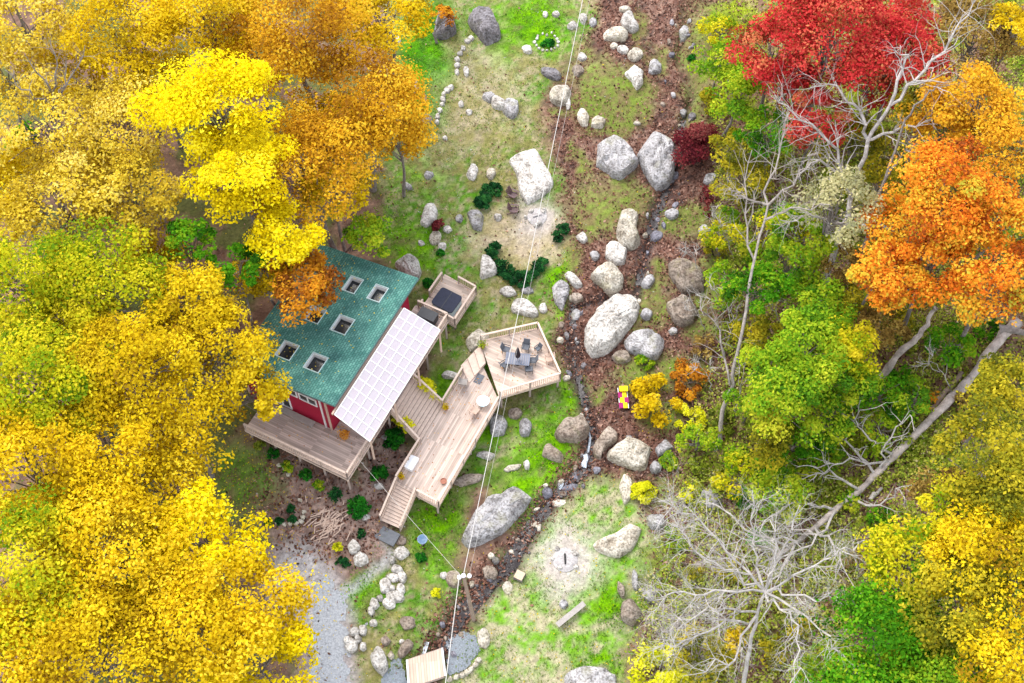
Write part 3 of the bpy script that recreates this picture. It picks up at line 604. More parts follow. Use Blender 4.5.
# hot tub deck
T = [at(444.8, 274, zt), at(477, 292.5, zt), at(455, 326, zt), at(421, 308, zt)]
tdeck = platform('tub_deck', 'small pale deck holding the covered hot tub behind the cabin', T, zt, M['deck_boards'], [at(446, 278, zt), at(474, 292.5, zt), at(455, 322, zt), at(425, 306, zt)])
ct = np.mean([p[:2] for p in T], 0); inst = lambda p, e=.09: p+np.array([*((ct-p[:2])/np.linalg.norm(ct-p[:2])*e), 0])
lerp = lambda a, b_, f: a*(1-f)+b_*f
railing(tdeck, [inst(lerp(T[0], T[1], .45)), inst(T[1]), inst(T[2]), inst(lerp(T[2], T[3], .35))]); railing(tdeck, [inst(lerp(T[0], T[3], .12)), inst(lerp(T[0], T[3], .68))])
railing(tdeck, [inst(lerp(T[3], T[0], .05)), inst(T[3])])
ramp = MB(); 
# hot tub
q = [at(*p, zt+.92) for p in ((442.2,286.5),(463,297),(451.5,313.5),(430.5,302.5))]; hc = np.mean(q, 0)
tub = thing('hot_tub', 'square hot tub with navy cover on the small deck behind the cabin', 'hot tub', (hc[0], hc[1], zt))
def rounded(qd, r=.25, n=4):
    out = []; m_ = len(qd)
    for i in range(m_):
        p, a, b_ = qd[i][:2], qd[i-1][:2], qd[(i+1) % m_][:2]; d1 = (a-p)/np.linalg.norm(a-p); d2 = (b_-p)/np.linalg.norm(b_-p)
        for j in range(n+1): t_ = j/n; out.append(p+d1*r*(1-t_)**2+d2*r*t_**2)
    return out
MB().prism(rounded([lerp(hc, p, .95) for p in q], .22), zt, zt+.82).obj('shell', M['tubside'], tub)
mb = MB(); mb.prism(rounded(q, .3), zt+.82, zt+.93); cov = mb.obj('cover', M['navy'], tub)
m1_, m2_ = lerp(q[0], q[1], .5), lerp(q[3], q[2], .5); MB().bar(m1_+k_*.012, m2_+k_*.012, .05, .02).obj('hinge_seam', M['dark'], cov)
# black storage box / grill under the rail
bx = at(428, 317, zd+.45); bxt = thing('storage_box', 'black covered box on the cabin deck next to the porch roof', 'storage box', (bx[0], bx[1], zd))
MB().box((bx[0], bx[1], zd+.42), u, v, .42, .72, .4).obj('body', M['dark'], bxt); MB().box((bx[0], bx[1], zd+.87), u, v, .46, .76, .045).obj('lid', M['dark'], bxt)

# ------------------------------------------------------------------ furniture
def patio_chair(name, label, px, z, face, m=None, group=None, sc=1., cat='chair', recline=.18):
    """face: px direction (dx,dy) the sitter looks"""
    P = at(px[0], px[1], z+.4); f = at(px[0]+face[0], px[1]+face[1], z+.4)-P; f[2] = 0; f /= np.linalg.norm(f); s = np.array([-f[1], f[0], 0])
    m = m or M['greymesh']; c = thing(name, label, cat, (P[0], P[1], z), group); B = np.array([P[0], P[1], z]); fr = M['dark'] if m is M['greymesh'] else m
    MB().box(B+k_*.42*sc, f, s, .27*sc, .28*sc, .025).obj('seat', m, c)
    mb = MB(); a = B-f*.27*sc+k_*.44*sc; e = a+k_*.5*sc-f*recline*sc
    mb.add([a-s*.28*sc, a+s*.28*sc, e+s*.26*sc, e-s*.26*sc], [(0, 1, 2, 3)]); vs = [p+f*.04 for p in (a-s*.28*sc, a+s*.28*sc, e+s*.26*sc, e-s*.26*sc)]
    mb.add(vs, [(3, 2, 1, 0)]); mb.bar(e-s*.27*sc, e+s*.27*sc, .05, .05); mb.obj('backrest', m, c)
    for e_ in (-1, 1):
        MB().bar(B+s*e_*.3*sc-f*.3*sc+k_*.64*sc, B+s*e_*.3*sc+f*.26*sc+k_*.64*sc, .06, .035).obj('armrest', fr, c)
        for g_ in (-1, 1): MB().bar(B+s*e_*.28*sc+f*g_*.25*sc, B+s*e_*.28*sc+f*g_*.25*sc+k_*(.63 if g_ > 0 else .42)*sc, .04, .04).obj('leg', fr, c)
    return c
o_ = (490, 325); k9 = 9.76
dp = lambda x, y: (o_[0]+x/k9, o_[1]+y/k9)
GR = 'grey chairs around the deck dining table'
patio_chair('dining_chair', 'grey dining chair tucked at the table end nearest the power cable, upper one', dp(160, 240), zp, (10, 3), None, GR)
patio_chair('dining_chair', 'grey dining chair at the table corner under the crossing power cable', dp(145, 390), zp, (8, -5), None, GR)
patio_chair('dining_chair', 'grey dining chair behind the table next to the folded dark umbrella', dp(350, 215), zp, (-2, 8), None, GR)
patio_chair('dining_chair', 'grey dining chair with its back turned to the creek-side railing', dp(415, 345), zp, (-10, 0), None, GR)
patio_chair('dining_chair', 'grey dining chair pulled out on the side facing the lawn, nearest the front railing', dp(378, 430), zp, (-1, -9), None, GR)
patio_chair('side_chair', 'small dark chair standing alone between the dining set and railing', dp(468, 225), zp, (-8, 6), None, None, .75)
patio_chair('side_chair', 'faded pale chair pushed against the creek-side railing of the dining platform', dp(575, 330), zp, (-9, 1), M['tanwood'])
tc = at(*dp(270, 330), zp+.73); ta = at(*dp(370, 345), zp+.73)-at(*dp(170, 325), zp+.73); ta[2] = 0; ta /= np.linalg.norm(ta); tb = np.array([-ta[1], ta[0], 0])
dt = thing('dining_table', 'blue-grey slatted rectangular table with an umbrella through it', 'table', (tc[0], tc[1], zp))
mb = MB()
for i in range(11): mb.box((*(tc+ta*(-.9+.18*i))[:2], zp+.73), ta, tb, .08, .55, .018)
mb.bar(tc-ta*.95-tb*.5-k_*.04, tc+ta*.95-tb*.5-k_*.04, .06, .05); mb.bar(tc-ta*.95+tb*.5-k_*.04, tc+ta*.95+tb*.5-k_*.04, .06, .05); mb.obj('table_top', M['greyslat'], dt)
for i in (-1, 1):
    for j in (-1, 1): p = tc+ta*.85*i+tb*.45*j; MB().bar((p[0], p[1], zp), (p[0], p[1], zp+.66), .07, .07).obj('leg', M['dark'], dt)
um = thing('umbrella', 'closed dark umbrella standing in the dining table', 'umbrella', (tc[0], tc[1], zp))
MB().tube([(tc[0], tc[1], zp+.03), (tc[0], tc[1], zp+2.55)], .025, 8).obj('pole', M['dark'], um)
mb = MB(); mb.lathe((tc[0], tc[1], zp), [(.2,1.15),(.24,1.3),(.2,1.7),(.12,2.2),(.05,2.5),(.02,2.56)], 9); mb.obj('canopy', M['umb'], um); 
MB().lathe((tc[0]+.0, tc[1], zp), [(.24,.01),(.24,.06),(.05,.1)], 12).obj('base', M['dark'], um)
patio_chair('lounge_chair', 'pale grey low chair on the lower deck near the platform steps', (463, 382.5), zm, (2, -9), M['plank'], None, 1.1)
patio_chair('lounge_chair', 'tan low chair with grey back facing the glass-topped table', (474.5, 411), zm, (7, -8), M['tanwood'], None, 1.1)
gt = at(483, 401, zm+.5); gtt = thing('side_table', 'round frosted glass table by the deck railing', 'table', (gt[0], gt[1], zm))
MB().lathe((gt[0], gt[1], zm), [(.5,.5),(.52,.52),(.5,.54)], 20).obj('top', M['aqua'], gtt)
for i in range(3): a = 2.1*i; MB().bar((gt[0]+.34*math.cos(a), gt[1]+.34*math.sin(a), zm), (gt[0]+.3*math.cos(a), gt[1]+.3*math.sin(a), zm+.5), .05, .05).obj('leg', M['trim'], gtt)
tr_ = MB(); tr_.box((*(at(483.3, 400.5, zm+.6))[:2], zm+.58), u, v, .25, .25, .035); tag(tr_.obj('tray', M['whiteplas'], None, (gt[0], gt[1], zm+.54)), 'white square tray lying on the frosted glass table', 'tray')
cb = at(411.5, 463, zm+.3); cbt = thing('cooler', 'white rectangular cooler by the lower deck railing above the garden stairs', 'cooler', (cb[0], cb[1], zm))
MB().box((cb[0], cb[1], zm+.19), u, v, .55, .33, .19).obj('body', M['whiteplas'], cbt); MB().box((cb[0], cb[1], zm+.415), u, v, .58, .36, .035).obj('lid', M['whiteplas'], cbt)
mb = MB(); c = at(479, 379, zm); mb.box((c[0], c[1], zm+.012), u, v, .45, .3, .012); tag(mb.obj('doormat', M['greymesh'], None, (c[0], c[1], zm)), 'worn grey mat on the lower deck below the platform steps', 'mat')
def pot(name, label, px, z, key, r=.2, pm_='terra', cat='potted plant', hh=.3):
    P = at(px[0], px[1], z+.2); par = thing(name, label, cat, (P[0], P[1], z))
    MB().lathe((P[0], P[1], z), [(r*.7,0),(r,hh),(r*.9,hh),(r*.85,hh-.05)], 12).obj('pot', M[pm_], par)
    if key:
        n = 120; q = rng.normal(size=(n, 3))*[r*.7, r*.7, r*.55]+[P[0], P[1], z+hh+r*.6]
        quads_mesh('foliage', leaf_quads(q, rng.normal(size=(n, 3))+[0, 0, 1], .07), rng.random(n), LM[key], par)
pot('potted_plant', 'potted plant in terracotta by the cooler near the stair top', (401.5, 477), zm, 'ochre'); pot('potted_plant', 'green potted plant at the corner of the dining platform', (482.5, 346), zp, 'leafgreen', .25)
pot('flower_pot', 'empty terracotta pot near the lower end of the long deck', (443.5, 481), zm, None, .26, 'terra', 'pot', .22)
pot('potted_plant', 'small tan potted plant where the broad stairs meet the lower deck', (446, 408), zm, 'ochre', .2); 
pot('wicker_planter', 'orange wicker planter under the front edge of the porch roof', (344.5, 436), zd, 'rust', .38, 'wicker', 'planter', .45)
bn = thing('garden_bench', 'weathered grey bench along the red cabin wall', 'bench', FP(fd-.45, 6.2))
p = FP(fd-.4, 6.2); MB().box(p+k_*.45, v, u, 1.6, .24, .03).obj('seat', M['plank'], bn)
for e_ in (-1, 1): MB().box(p+v*1.4*e_+k_*.21, v, u, .05, .2, .21).obj('leg', M['plank'], bn)
def adirondack(label, px, face):
    P = gp(*px); f = gp(px[0]+face[0], px[1]+face[1])-P; f[2] = 0; f /= np.linalg.norm(f); s = np.array([-f[1], f[0], 0]); c = thing('adirondack_chair', label, 'chair', P, 'brown adirondack chairs by the fire pit'); m = M['brownplas']
    mb = MB()
    for i in range(5): mb.bar(P+s*.28+f*(.3-.13*i)+k_*(.36-.03*i), P-s*.28+f*(.3-.13*i)+k_*(.36-.03*i), .11, .025)
    mb.obj('seat', m, c); mb = MB()
    for i in range(5): x = (i-2)*.125; mb.bar(P-f*.24+s*x+k_*.26, P-f*.58+s*x*1.15+k_*(1.0-.05*abs(i-2)), .115, .025, 0, f)
    mb.obj('backrest', m, c)
    for e_ in (-1, 1):
        MB().box(P+s*e_*.36+k_*.56, f, s, .36, .07, .015).obj('armrest', m, c); MB().bar(P+s*e_*.33+f*.33, P+s*e_*.33+f*.33+k_*.54, .09, .04).obj('leg', m, c); MB().bar(P+s*e_*.33-f*.6, P+s*e_*.33+f*.2+k_*.36, .05, .09).obj('leg', m, c)
adirondack('brown slatted adirondack chair nearest the big white slab', (513, 197), (9, 5)); adirondack('brown slatted adirondack chair below its twin, beside the fire pit', (514, 212), (10, 1))

# ------------------------------------------------------------------ rocks
def smooth_poly(P, n=34):
    P = np.array(P, float); m = len(P); out = []
    for i in range(n):
        t_ = i*m/n; k = int(t_); f = t_-k; a, b_, c, d = P[(k-1) % m], P[k % m], P[(k+1) % m], P[(k+2) % m]
        cr = .5*((2*b_)+(c-a)*f+(2*a-5*b_+4*c-d)*f*f+(3*b_-a-3*c+d)*f**3); out.append(.5*cr+.5*(b_*(1-f)+c*f))
    return np.array(out)
def rock_mesh(base, h, r, loc, flat=.5, n=34, rings=8, cuts=5):
    """base: (m,2) footprint; a boulder with shoulders, cut by a few random planes"""
    P = smooth_poly(base, n); c = P.mean(0); vs = []
    zg = loc[2]
    tilt = r.normal(size=2)*.12/(np.abs(P-c).max()+.01)*h
    for i in range(rings+1):
        a = (i/rings)*math.pi/2*.97
        s = 1.0 if i == 0 else math.cos(a)**(.75-.45*flat); z = h*math.sin(a)**.75
        if i == 0: s, z = 1.03, -.35*h-.15
        if i == 1: s, z = 1.0, h*.14
        for j, p in enumerate(P):
            q = c+(p-c)*s; nz = (fbm(q[0]*1.9+i*.2, q[1]*1.9+7, 5, 3)-.5)
            q = q+(p-c)/(np.linalg.norm(p-c)+1e-6)*nz*.35*h*(1 if i else 0)
            vs.append((q[0], q[1], zg+z*(1+.5*nz)+(tilt@(q-c))*(z/h if i > 1 else 0)))
    V = np.array(vs); ctr = np.array([c[0], c[1], zg+h*.3]); sz = np.abs(V-ctr).max(0)
    for _ in range(cuts):
        d = r.normal(size=3); d[2] = abs(d[2])*.8+.15; d /= np.linalg.norm(d); e = (d*sz); lim = np.linalg.norm(e)*r.uniform(.66, .9)
        q = (V-ctr)@d; m = q > lim; V[m] -= np.outer(q[m]-lim, d)*.85
    fs = [(i*n+j, i*n+(j+1) % n, (i+1)*n+(j+1) % n, (i+1)*n+j) for i in range(rings) for j in range(n)]; fs.append(list(range(rings*n, (rings+1)*n)))
    return V, fs
def rock(poly, h, key, label, name='boulder', cat='boulder', group=None, flat=.5, seed=None):
    poly = [tuple(p) for p in poly]; cx, cy = np.mean(poly, 0); g_ = gp(cx, cy)
    base = np.array([at(p[0], p[1], g_[2]+h*.35)[:2] for p in poly]); c = base.mean(0); loc = np.array([c[0], c[1], float(tz(*c))])
    r = np.random.default_rng(int(cx*131+cy*17)); V, fs = rock_mesh(base, h*(.75 if 'smooth' in label else 1), r, loc, .1 if 'smooth' in label else flat, 34, 8, 0 if 'smooth' in label else 3 if 'round' in label else 2 if 'long ' in label or 'slab' in label else 7)
    me = bpy.data.meshes.new(name); me.from_pydata((V-loc).tolist(), [], fs); me.update()
    return tag(link(name, me, RM[key], None, loc), label, cat, group)
def ell(cx, cy, a, b_, rot=0, n=9, jit=.14):
    r = np.random.default_rng(int(cx*7+cy*13)); ca, sa = math.cos(R_(rot)), math.sin(R_(rot)); o = []
    for i in range(n):
        t_ = 2*math.pi*(i+r.uniform(-.25, .25))/n; k = 1+r.uniform(-jit, jit); x = a*k*math.cos(t_); y = b_*k*math.sin(t_); o.append((cx+x*ca-y*sa, cy+x*sa+y*ca))
    return o
BIG = [
 ([(466.5,18),(475,9.5),(489.5,8),(497,23),(501,34),(488.5,43.5),(477,32)],1.3,'dark','dark grey block boulder with pale rim standing alone on the upper lawn'),
 ([(434,30),(440,8),(452,5),(456,28),(447,34),(437,34)],1.3,'dark','dark boulder half hidden under the small orange tree'),
 ([(511,148),(532,144),(542,159),(554,181.5),(544,193),(527.5,201),(519.5,190),(517,175),(509,160)],.7,'white','big broad white slab beside the adirondack chairs'),
 ([(465,177),(472,163),(478.5,168),(474,179.5)],.4,'white','pointed white stone on the lawn above the bushy hedge'),
 ([(420,222),(428,200),(437,207),(436,220),(425,227)],.6,'white','white boulder next to the maroon shrub'),
 ([(467,213),(471,206),(484,215),(483,229),(475,231)],.6,'grey','grey boulder touching the lower end of the bushy hedge'),
 ([(394,262),(402,256),(415,258),(421,268),(417,279),(405,274)],1.2,'white','white boulder behind the cabin roof corner'),
 ([(479,277),(482,255),(490,257),(498,271),(482,278)],.6,'white','wedge shaped white stone between the hot tub deck and curved hedge'),
 ([(510,308),(515,298),(527,298),(539,311),(535,316),(512,312)],.5,'white','flat white stone above the dining platform'),
 ([(466,340),(479,328),(490,334),(485,347),(470,350)],.7,'cream','cream boulder at the corner of the dining platform steps'),
 ([(552,285),(560,278),(570,288),(566,300),(562,309),(554,300)],.7,'grey','rough mottled grey rock on the bank above the dining platform'),
 ([(563,274),(571,271.5),(583,284),(577,289)],.5,'white','small white wedge stone between the curved hedge and creek'),
 ([(586,326),(599,305),(616,293),(634,292),(641,303),(634,322),(610,348),(593,353.5),(585,342)],1.7,'white','largest smooth white egg shaped boulder in the creek bed'),
 ([(591,275),(608,261),(622,272.5),(623,285),(611,292),(599,283)],1.1,'cream','rounded cream boulder directly above the egg shaped boulder'),
 ([(605.6,247),(611,240),(629,249),(626,262),(615,264),(605,256)],.8,'white','cream white block stacked between two larger boulders in the creek'),
 ([(613,218),(628,209),(638,215),(636,229),(642,241),(633,248),(616,240)],1.0,'cream','angular cream boulder on the edge of the grassy mound'),
 ([(598.5,138),(603.5,134),(624,139.5),(641,165),(634,181),(620,178),(597,163)],1.3,'grey','grey and rust flat-topped boulder, one of a touching pair in the upper creek'),
 ([(636,147),(657,126),(671,138),(677,159),(671,179),(657,185.5),(644.5,169)],1.6,'grey','tall blue-grey boulder beside the drooping maroon tree'),
 ([(669,262),(681,258),(702,270),(704,289),(683,290),(671,275)],1.0,'tan','brown-grey boulder beside the bare leaning trunk, upper of two'),
 ([(667,303),(683,294),(698,307),(694,320),(681,325),(671,316)],1.0,'tan','rounded brown boulder beside the bare leaning trunk, lower of two'),
 ([(624,340),(642.5,326),(665,338),(661,352.5),(653,359),(628,350)],1.0,'grey','pale grey boulder just below the egg shaped boulder'),
 ([(554,431),(567,418),(584,415),(589,431),(579,440),(560,439)],1.1,'tan','round pinkish grey boulder on the creek bank below the dining platform'),
 ([(540,451),(548,442.5),(564.6,456),(562.5,462),(544,457)],.6,'tan','low brown pointed rock half sunk in bright grass by the falls'),
 ([(593,446),(608,426),(618,431),(616,441.5),(603.5,450),(599,460)],.9,'tan','brown wedge rock at the side of the little waterfall'),
 ([(605.5,454),(616,443.5),(642.5,433),(651,448),(648.6,466),(638,469),(616,462)],1.0,'cream','broad pinkish cream boulder right of the little waterfall'),
 ([(655,448),(667,438),(673,447),(659,456)],.5,'grey','small grey rock between the cream boulder and green round shrub'),
 ([(619,487),(624,473),(632,480),(631,497),(624,503)],.4,'cream','upright cream stone beside the bright green round shrub'),
 ([(461.5,538),(472,517),(488,497),(502.5,492),(523,478),(531,480.5),(534,493),(521,513),(502.5,532),(482,542),(468,545)],1.0,'grey','long grey boulder under the power cable, largest by the lower creek'),
 ([(593,545),(598,540),(618.5,531.5),(631,523),(641,530),(634,548),(618.5,557),(601,552)],.7,'cream','long tan curved boulder beside the lower fire pit'),
 ([(700,493),(712,490),(725,503),(713,512),(703,506)],.8,'grey','jagged grey rock in front of the fallen tree branches'),
 ([(563,690),(568,672),(596,664),(616,675),(618,690),(590,700)],1.1,'grey','rough grey boulder cut by the bottom edge of the view'),
 ([(642,622),(652,606),(672,604),(686,618),(680,632),(656,636)],.6,'tan','wide leaf-strewn tan rock under the bare white branches'),
 ([(621,20),(626,12),(632,13),(639,27),(632,31),(624,27)],.7,'white','white tapered boulder at the head of the leafy creek bed'),
 ([(603,35),(608,29),(622,28),(628,34),(624,41),(606,41)],.6,'cream','rounded cream oblong boulder near the head of the creek bed'),
 ([(624,73),(636,64),(643,70),(643,82),(637,88),(631,80)],.7,'white','angular white boulder on the mossy island'),
 ([(549,94),(554,86),(568,86),(572,93),(566,104),(554,105)],.7,'cream','squarish cream rock on the leafy edge of the lawn'),
 ([(370,655),(378,645),(384,652),(389,668),(384,677),(374,668)],.8,'white','tall white boulder nearest the driveway and footbridge'),
 ([(347,545),(353,539),(360,546),(357,554),(350,553)],.5,'white','white rock above its pair at the driveway head'),
 ([(353,558),(358,552),(366,552),(368,561),(360,566),(355,565)],.5,'white','white rock below its pair at the driveway head'),
]
SM = [
 (489,97,8,5,20,.5,'grey','first rock of the pale cluster on the upper lawn, nearest the edging'), (498,103,9,6,30,.6,'white','middle rock of the pale cluster on the upper lawn'), (511,108,9,10,0,.7,'grey','squarish grey rock ending the pale cluster on the upper lawn'),
 (551,73,11,5,18,.5,'dark','dark oblong rock lying under the power cable on the upper lawn'), (491,173,5,6,0,.4,'cream','cream stone at the upper tip of the bushy hedge'), (498,217,4,4,0,.3,'white','tiny white triangular stone by the hedge and chairs'), (459,218,4,4,0,.3,'grey','small grey stone between maroon shrub and bushy hedge'),
 (508,291,9,5,10,.4,'white','white stone tucked in the bend of the curved hedge'), (527,290,7,4,0,.3,'grey','small grey stone under the bend of the curved hedge'), (543,308,5,5,0,.3,'white','small white stone next to the flat white stone'),
 (577,297,7,5,0,.4,'tan','brown flat stone beside the rough mottled rock'), (576,315,6,6,0,.4,'grey','round grey stone in the creek near the platform corner'), (621,357,11,7,-10,.5,'tan','tan low rock at the tail of the egg shaped boulder'),
 (648,281,9,5,-45,.5,'grey','grey tilted stone between creek channel and brown boulder'), (646,314,6,6,0,.4,'grey','small grey stone beside the egg shaped boulder'), (673,331,5,4,0,.3,'grey','small pale stone below the rounded brown boulder'), (655,467,6,6,0,.5,'grey','small grey block under the cream waterfall boulder'),
 (567,487,11,5,-5,.25,'slate','flat slate slab lying beside the lower creek'), (547,492,6,5,0,.4,'slate','wet slate rock amid the creek'), (560,503,8,4,0,.2,'cream','flat cream stone between slate slab and lower lawn'), (536,525,7,4,0,.2,'cream','flat cream stone on the lawn edge beside the long boulder'),
 (656,521,10,9,0,.8,'grey','grey boulder between the green shrub and the bare branches'), (631,613,10,13,0,.9,'tan','tan rounded boulder below the upright slabs'), (635,580,3,10,-5,.8,'grey','upright grey slab standing on end near the lower lawn'), (621,589,3,9,-15,.6,'tan','leaning tan slab next to the upright grey one'), (650,596,7,7,0,.6,'grey','grey block behind the tan rounded boulder'),
 (515,413,8,5,5,.5,'tan','flat-topped rock in the grass below the dining platform'), (525,427,7,10,10,.6,'grey','grey-tan upright rock in the grass below the dining platform'), (498,424,9,13,-20,.8,'grey','grey boulder leaning against the deck posts'), (486,455,9,4,5,.4,'white','small pale rock under the power cable by the lower deck'), (466,480,17,5,-15,.4,'tan','long log-like tan rock beside the lower deck railing'), (527,464,3,5,0,.5,'white','tiny bright white stone in vivid grass'),
 (490,572,8,7,20,.5,'tan','tan rock at the pool edge below the long boulder'), (444,575,4,4,0,.3,'white','small white stone near the utility pole'), (453,579,9,9,0,.35,'tan','tan flat rock behind the utility pole'), (508,588,5,8,-15,.15,'cream','cream flagstone near the sawn stump'), (483,638,7,13,-8,.4,'cream','tall cream stone edging the gravel landing'),
 (407,622,9,8,20,.25,'tan','flat tan rock between the stone row and creek'), (405,648,14,6,-50,.6,'tan','slanted tan rock beside the footbridge'), (385,641,5,5,0,.4,'tan','small tan rock above the tall white boulder'), (391,655,4,4,0,.35,'cream','small cream stone beside the tall white boulder'), (402,642,3,3,0,.3,'white','tiny white stone above the slanted footbridge rock'),
 (625,9,6,3,0,.3,'cream','small cream stone capping the tapered white boulder'), (636,54,8,6,-25,.5,'cream','cream block between oblong boulder and mossy island'), (623,50,6,4,20,.4,'white','small white block beside the cream block'), (614,46,4,3,0,.3,'cream','tiny cream stone below the oblong boulder'), (582,57,5,4,20,.35,'white','small white stone on the leafy bank under the cable'), (578,70,6,6,0,.4,'tan','tan stone below the small white bank stone'),
 (568,103,3,5,0,.3,'white','small white triangular stone touching the squarish cream rock'), (583,117,6,9,-20,.6,'cream','cream boulder at the foot of the mossy island'), (598,122,8,6,-20,.5,'cream','cream rock beside the dark gap at the mossy island foot'), (655,66,8,7,-30,.5,'grey','grey rock between the mossy island and the leafy hollow'), (684,33,5,8,10,.6,'grey','grey boulder among red leaves below the red maple'),
 (637,123,4,2,0,.2,'cream','small cream stone above the touching pair of boulders'), (583,18,4,6,10,.4,'white','white stone directly under the cable near the top lawn'), (573,25,6,4,-15,.4,'white','white stone beside the cable near the top lawn'), (593,22,4,5,0,.35,'grey','grey stone right of the cable near the top lawn'),
 (527,49,6,4,25,.35,'white','white oval stone beside the ring planter'), (466,71,3,5,0,.25,'white','small white stone inside the lawn edging'), (407,186,6,3,15,.3,'grey','flat grey stone at the foot of the golden tree'), (461,104,3,3,0,.25,'white','tiny white stone above the pale cluster'), (469,112,4,3,0,.25,'white','small white stone left of the pale cluster'), (426,119,6,5,-30,.4,'tan','tan stone in the dark green bank by the edging'), (398,40,3,4,0,.35,'white','white stone at the edge of the amber crown'), (415,81,3,4,0,.3,'grey','upper stone of two in the dark green bank'), (416,89,3,4,0,.3,'grey','lower stone of two in the dark green bank'), (424,98,3,5,0,.3,'tan','brown stone in the dark green bank'),
 (429,175,5,4,0,.3,'grey','small grey stone under the golden tree fringe'), (445,138,2.5,2.5,0,.25,'white','tiny stone past the end of the lawn edging'), (545,14,3,3,0,.25,'white','tiny white stone in vivid grass near the ring planter'), (556,14,4,3,0,.25,'white','white stone at the bright grass edge near the cable'),
 (629,438,4,3,0,.3,'grey','flat tan-grey stone atop the waterfall'), (597,470,4,4,0,.3,'slate','wet slate stone at the waterfall foot'), (672,214,7,5,0,.4,'grey','grey stone beneath the drooping maroon tree'), (657,236,7,5,0,.4,'slate','dark wet rock in the narrow channel'), (711,178,7,6,0,.5,'grey','grey rock between maroon tree and yellow shrubs'), (704,229,5,5,0,.4,'grey','small grey rock at the trailing tip of the maroon tree'),
 (595,255,5,5,0,.35,'grey','mottled rock on the leafy bank beside the stacked cream block'), (582,237,6,5,35,.35,'white','pale rock on the leafy bank by the grassy mound'), (442,247,5,6,0,.3,'white','white rock below the maroon shrub'), (447,229,5,4,0,.3,'white','small white rock touching the maroon shrub'), (421,243,4,3,0,.25,'white','small white rock among green clumps by the cabin'), (435,238,6,9,20,.4,'cream','cream rock among green clumps by the cabin'),
 (450,375,10,4,10,.35,'white','flat pale rock in the grassy gap beside the broad stairs'), (472,445,4,4,0,.25,'white','tiny pale rock beside the lower deck railing'), (512,468,9,3,-15,.2,'cream','thin cream stone in vivid grass above the long boulder'),
 (385,437,5,3,0,.2,'white','white stone under the first round green shrub'), (379,486,6,3,0,.25,'white','white stone at the foot of the middle round shrub'), (366,517,5,3,-30,.25,'white','white stone at the foot of the lowest round shrub'), (669,627,4,3,0,.3,'white','small white stone under the bare white branches'), (1003,372,8,7,0,.7,'grey','grey rock at the base of the fallen trunk'),
]
ROCKS = True
for p, h, kcol, lab in BIG: rock(p, h, kcol, lab)
for x, y, a, b_, rot, h, kcol, lab in SM: rock(ell(x, y, a, b_, rot), h, kcol, lab, 'rock' if max(a, b_) > 4.5 else 'stone', 'rock' if max(a, b_) > 4.5 else 'stone')
# stone row from the slate step to the driveway
for x, y, a, b_ in [(401,552,7,6),(392,560,3,3),(397,569,6,4),(393,577,6,4),(402,577,4,5),(385,585,5,7),(392,588,3,3),(395,596,8,6),(389,603,6,5),(400,590,4,6),(374,604,4,5),(371,611,3,4),(380,598,3,3),(373,623,4,3),(354,632,5,4),(363,630,3,5),(351,645,6,6),(363,646,3,4),(347,640,3,4),(358,639,3,3)]:
    rock(ell(x, y, a*1.2, b_*1.2), .4, 'white', 'white stone in the dry-laid row between slate step and driveway', 'wall_stone', 'stone', 'white stones in the row beside the lawn path')
rock(ell(400.5, 540, 6, 5.5, 0, 12, .04), .16, 'tan', 'round tan flagstone beside the slate step', 'flagstone', 'stone')
r2 = np.random.default_rng(4)
edge = [(471,38),(467,41),(463,48),(460,53),(457.5,59),(457,65),(457,72),(451,87),(447,90),(443.5,94),(443,99),(442,104),(440,110),(437.5,116),(437,122)]
for x, y in edge: rock(ell(x, y, r2.uniform(2, 3.2), r2.uniform(2, 3.6)), .25, 'white', 'small white stone in the curved edging of the upper lawn', 'edging_stone', 'stone', 'white edging stones along the upper lawn')
for i in range(16):
    a = i/16*2*math.pi; rock(ell(547+(11.5+r2.normal()*.8)*math.cos(a), 42+(8.5+r2.normal()*.7)*math.sin(a), r2.uniform(1, 1.9), r2.uniform(.9, 1.5)), .14, 'white', 'small pale stone in the ring around the round planting bed', 'edging_stone', 'stone', 'stones ringing the round planting bed')
for x, y in [(304,512),(303,517),(301,521),(296,523),(290,524),(284,524),(277,523),(270,522),(288,474),(285,468),(279,465),(300,500)]:
    rock(ell(x, y, 2.6, 2), .22, 'cream', 'small pale stone edging the planting bed below the cabin deck', 'edging_stone', 'stone', 'stones edging the bed below the cabin deck')
for x, y in [(475,665),(471,669),(467,672),(462,675),(456,677),(450,679),(478,660)]:
    rock(ell(x, y, 4, 2.6, -40), .3, 'cream', 'cream stone edging the gravel landing by the footbridge', 'edging_stone', 'stone', 'stones edging the gravel landing')
r3 = np.random.default_rng(12)
for i in range(90):
    t_ = r3.uniform(1.2, 25); k = int(t_); p = np.array(STREAM[k])*(1-t_+k)+np.array(STREAM[k+1])*(t_-k)+r3.normal(size=2)*[9, 7]
    a = r3.uniform(1.4, 4.2); rock(ell(p[0], p[1], a, a*r3.uniform(.5, .95), r3.uniform(0, 180)), r3.uniform(.15, .35), ['grey', 'tan', 'slate', 'dark', 'cream'][r3.integers(0, 5)], 'small loose stone lying among leaves in the creek bed', 'creek_stone', 'stone', 'small stones of the creek bed')
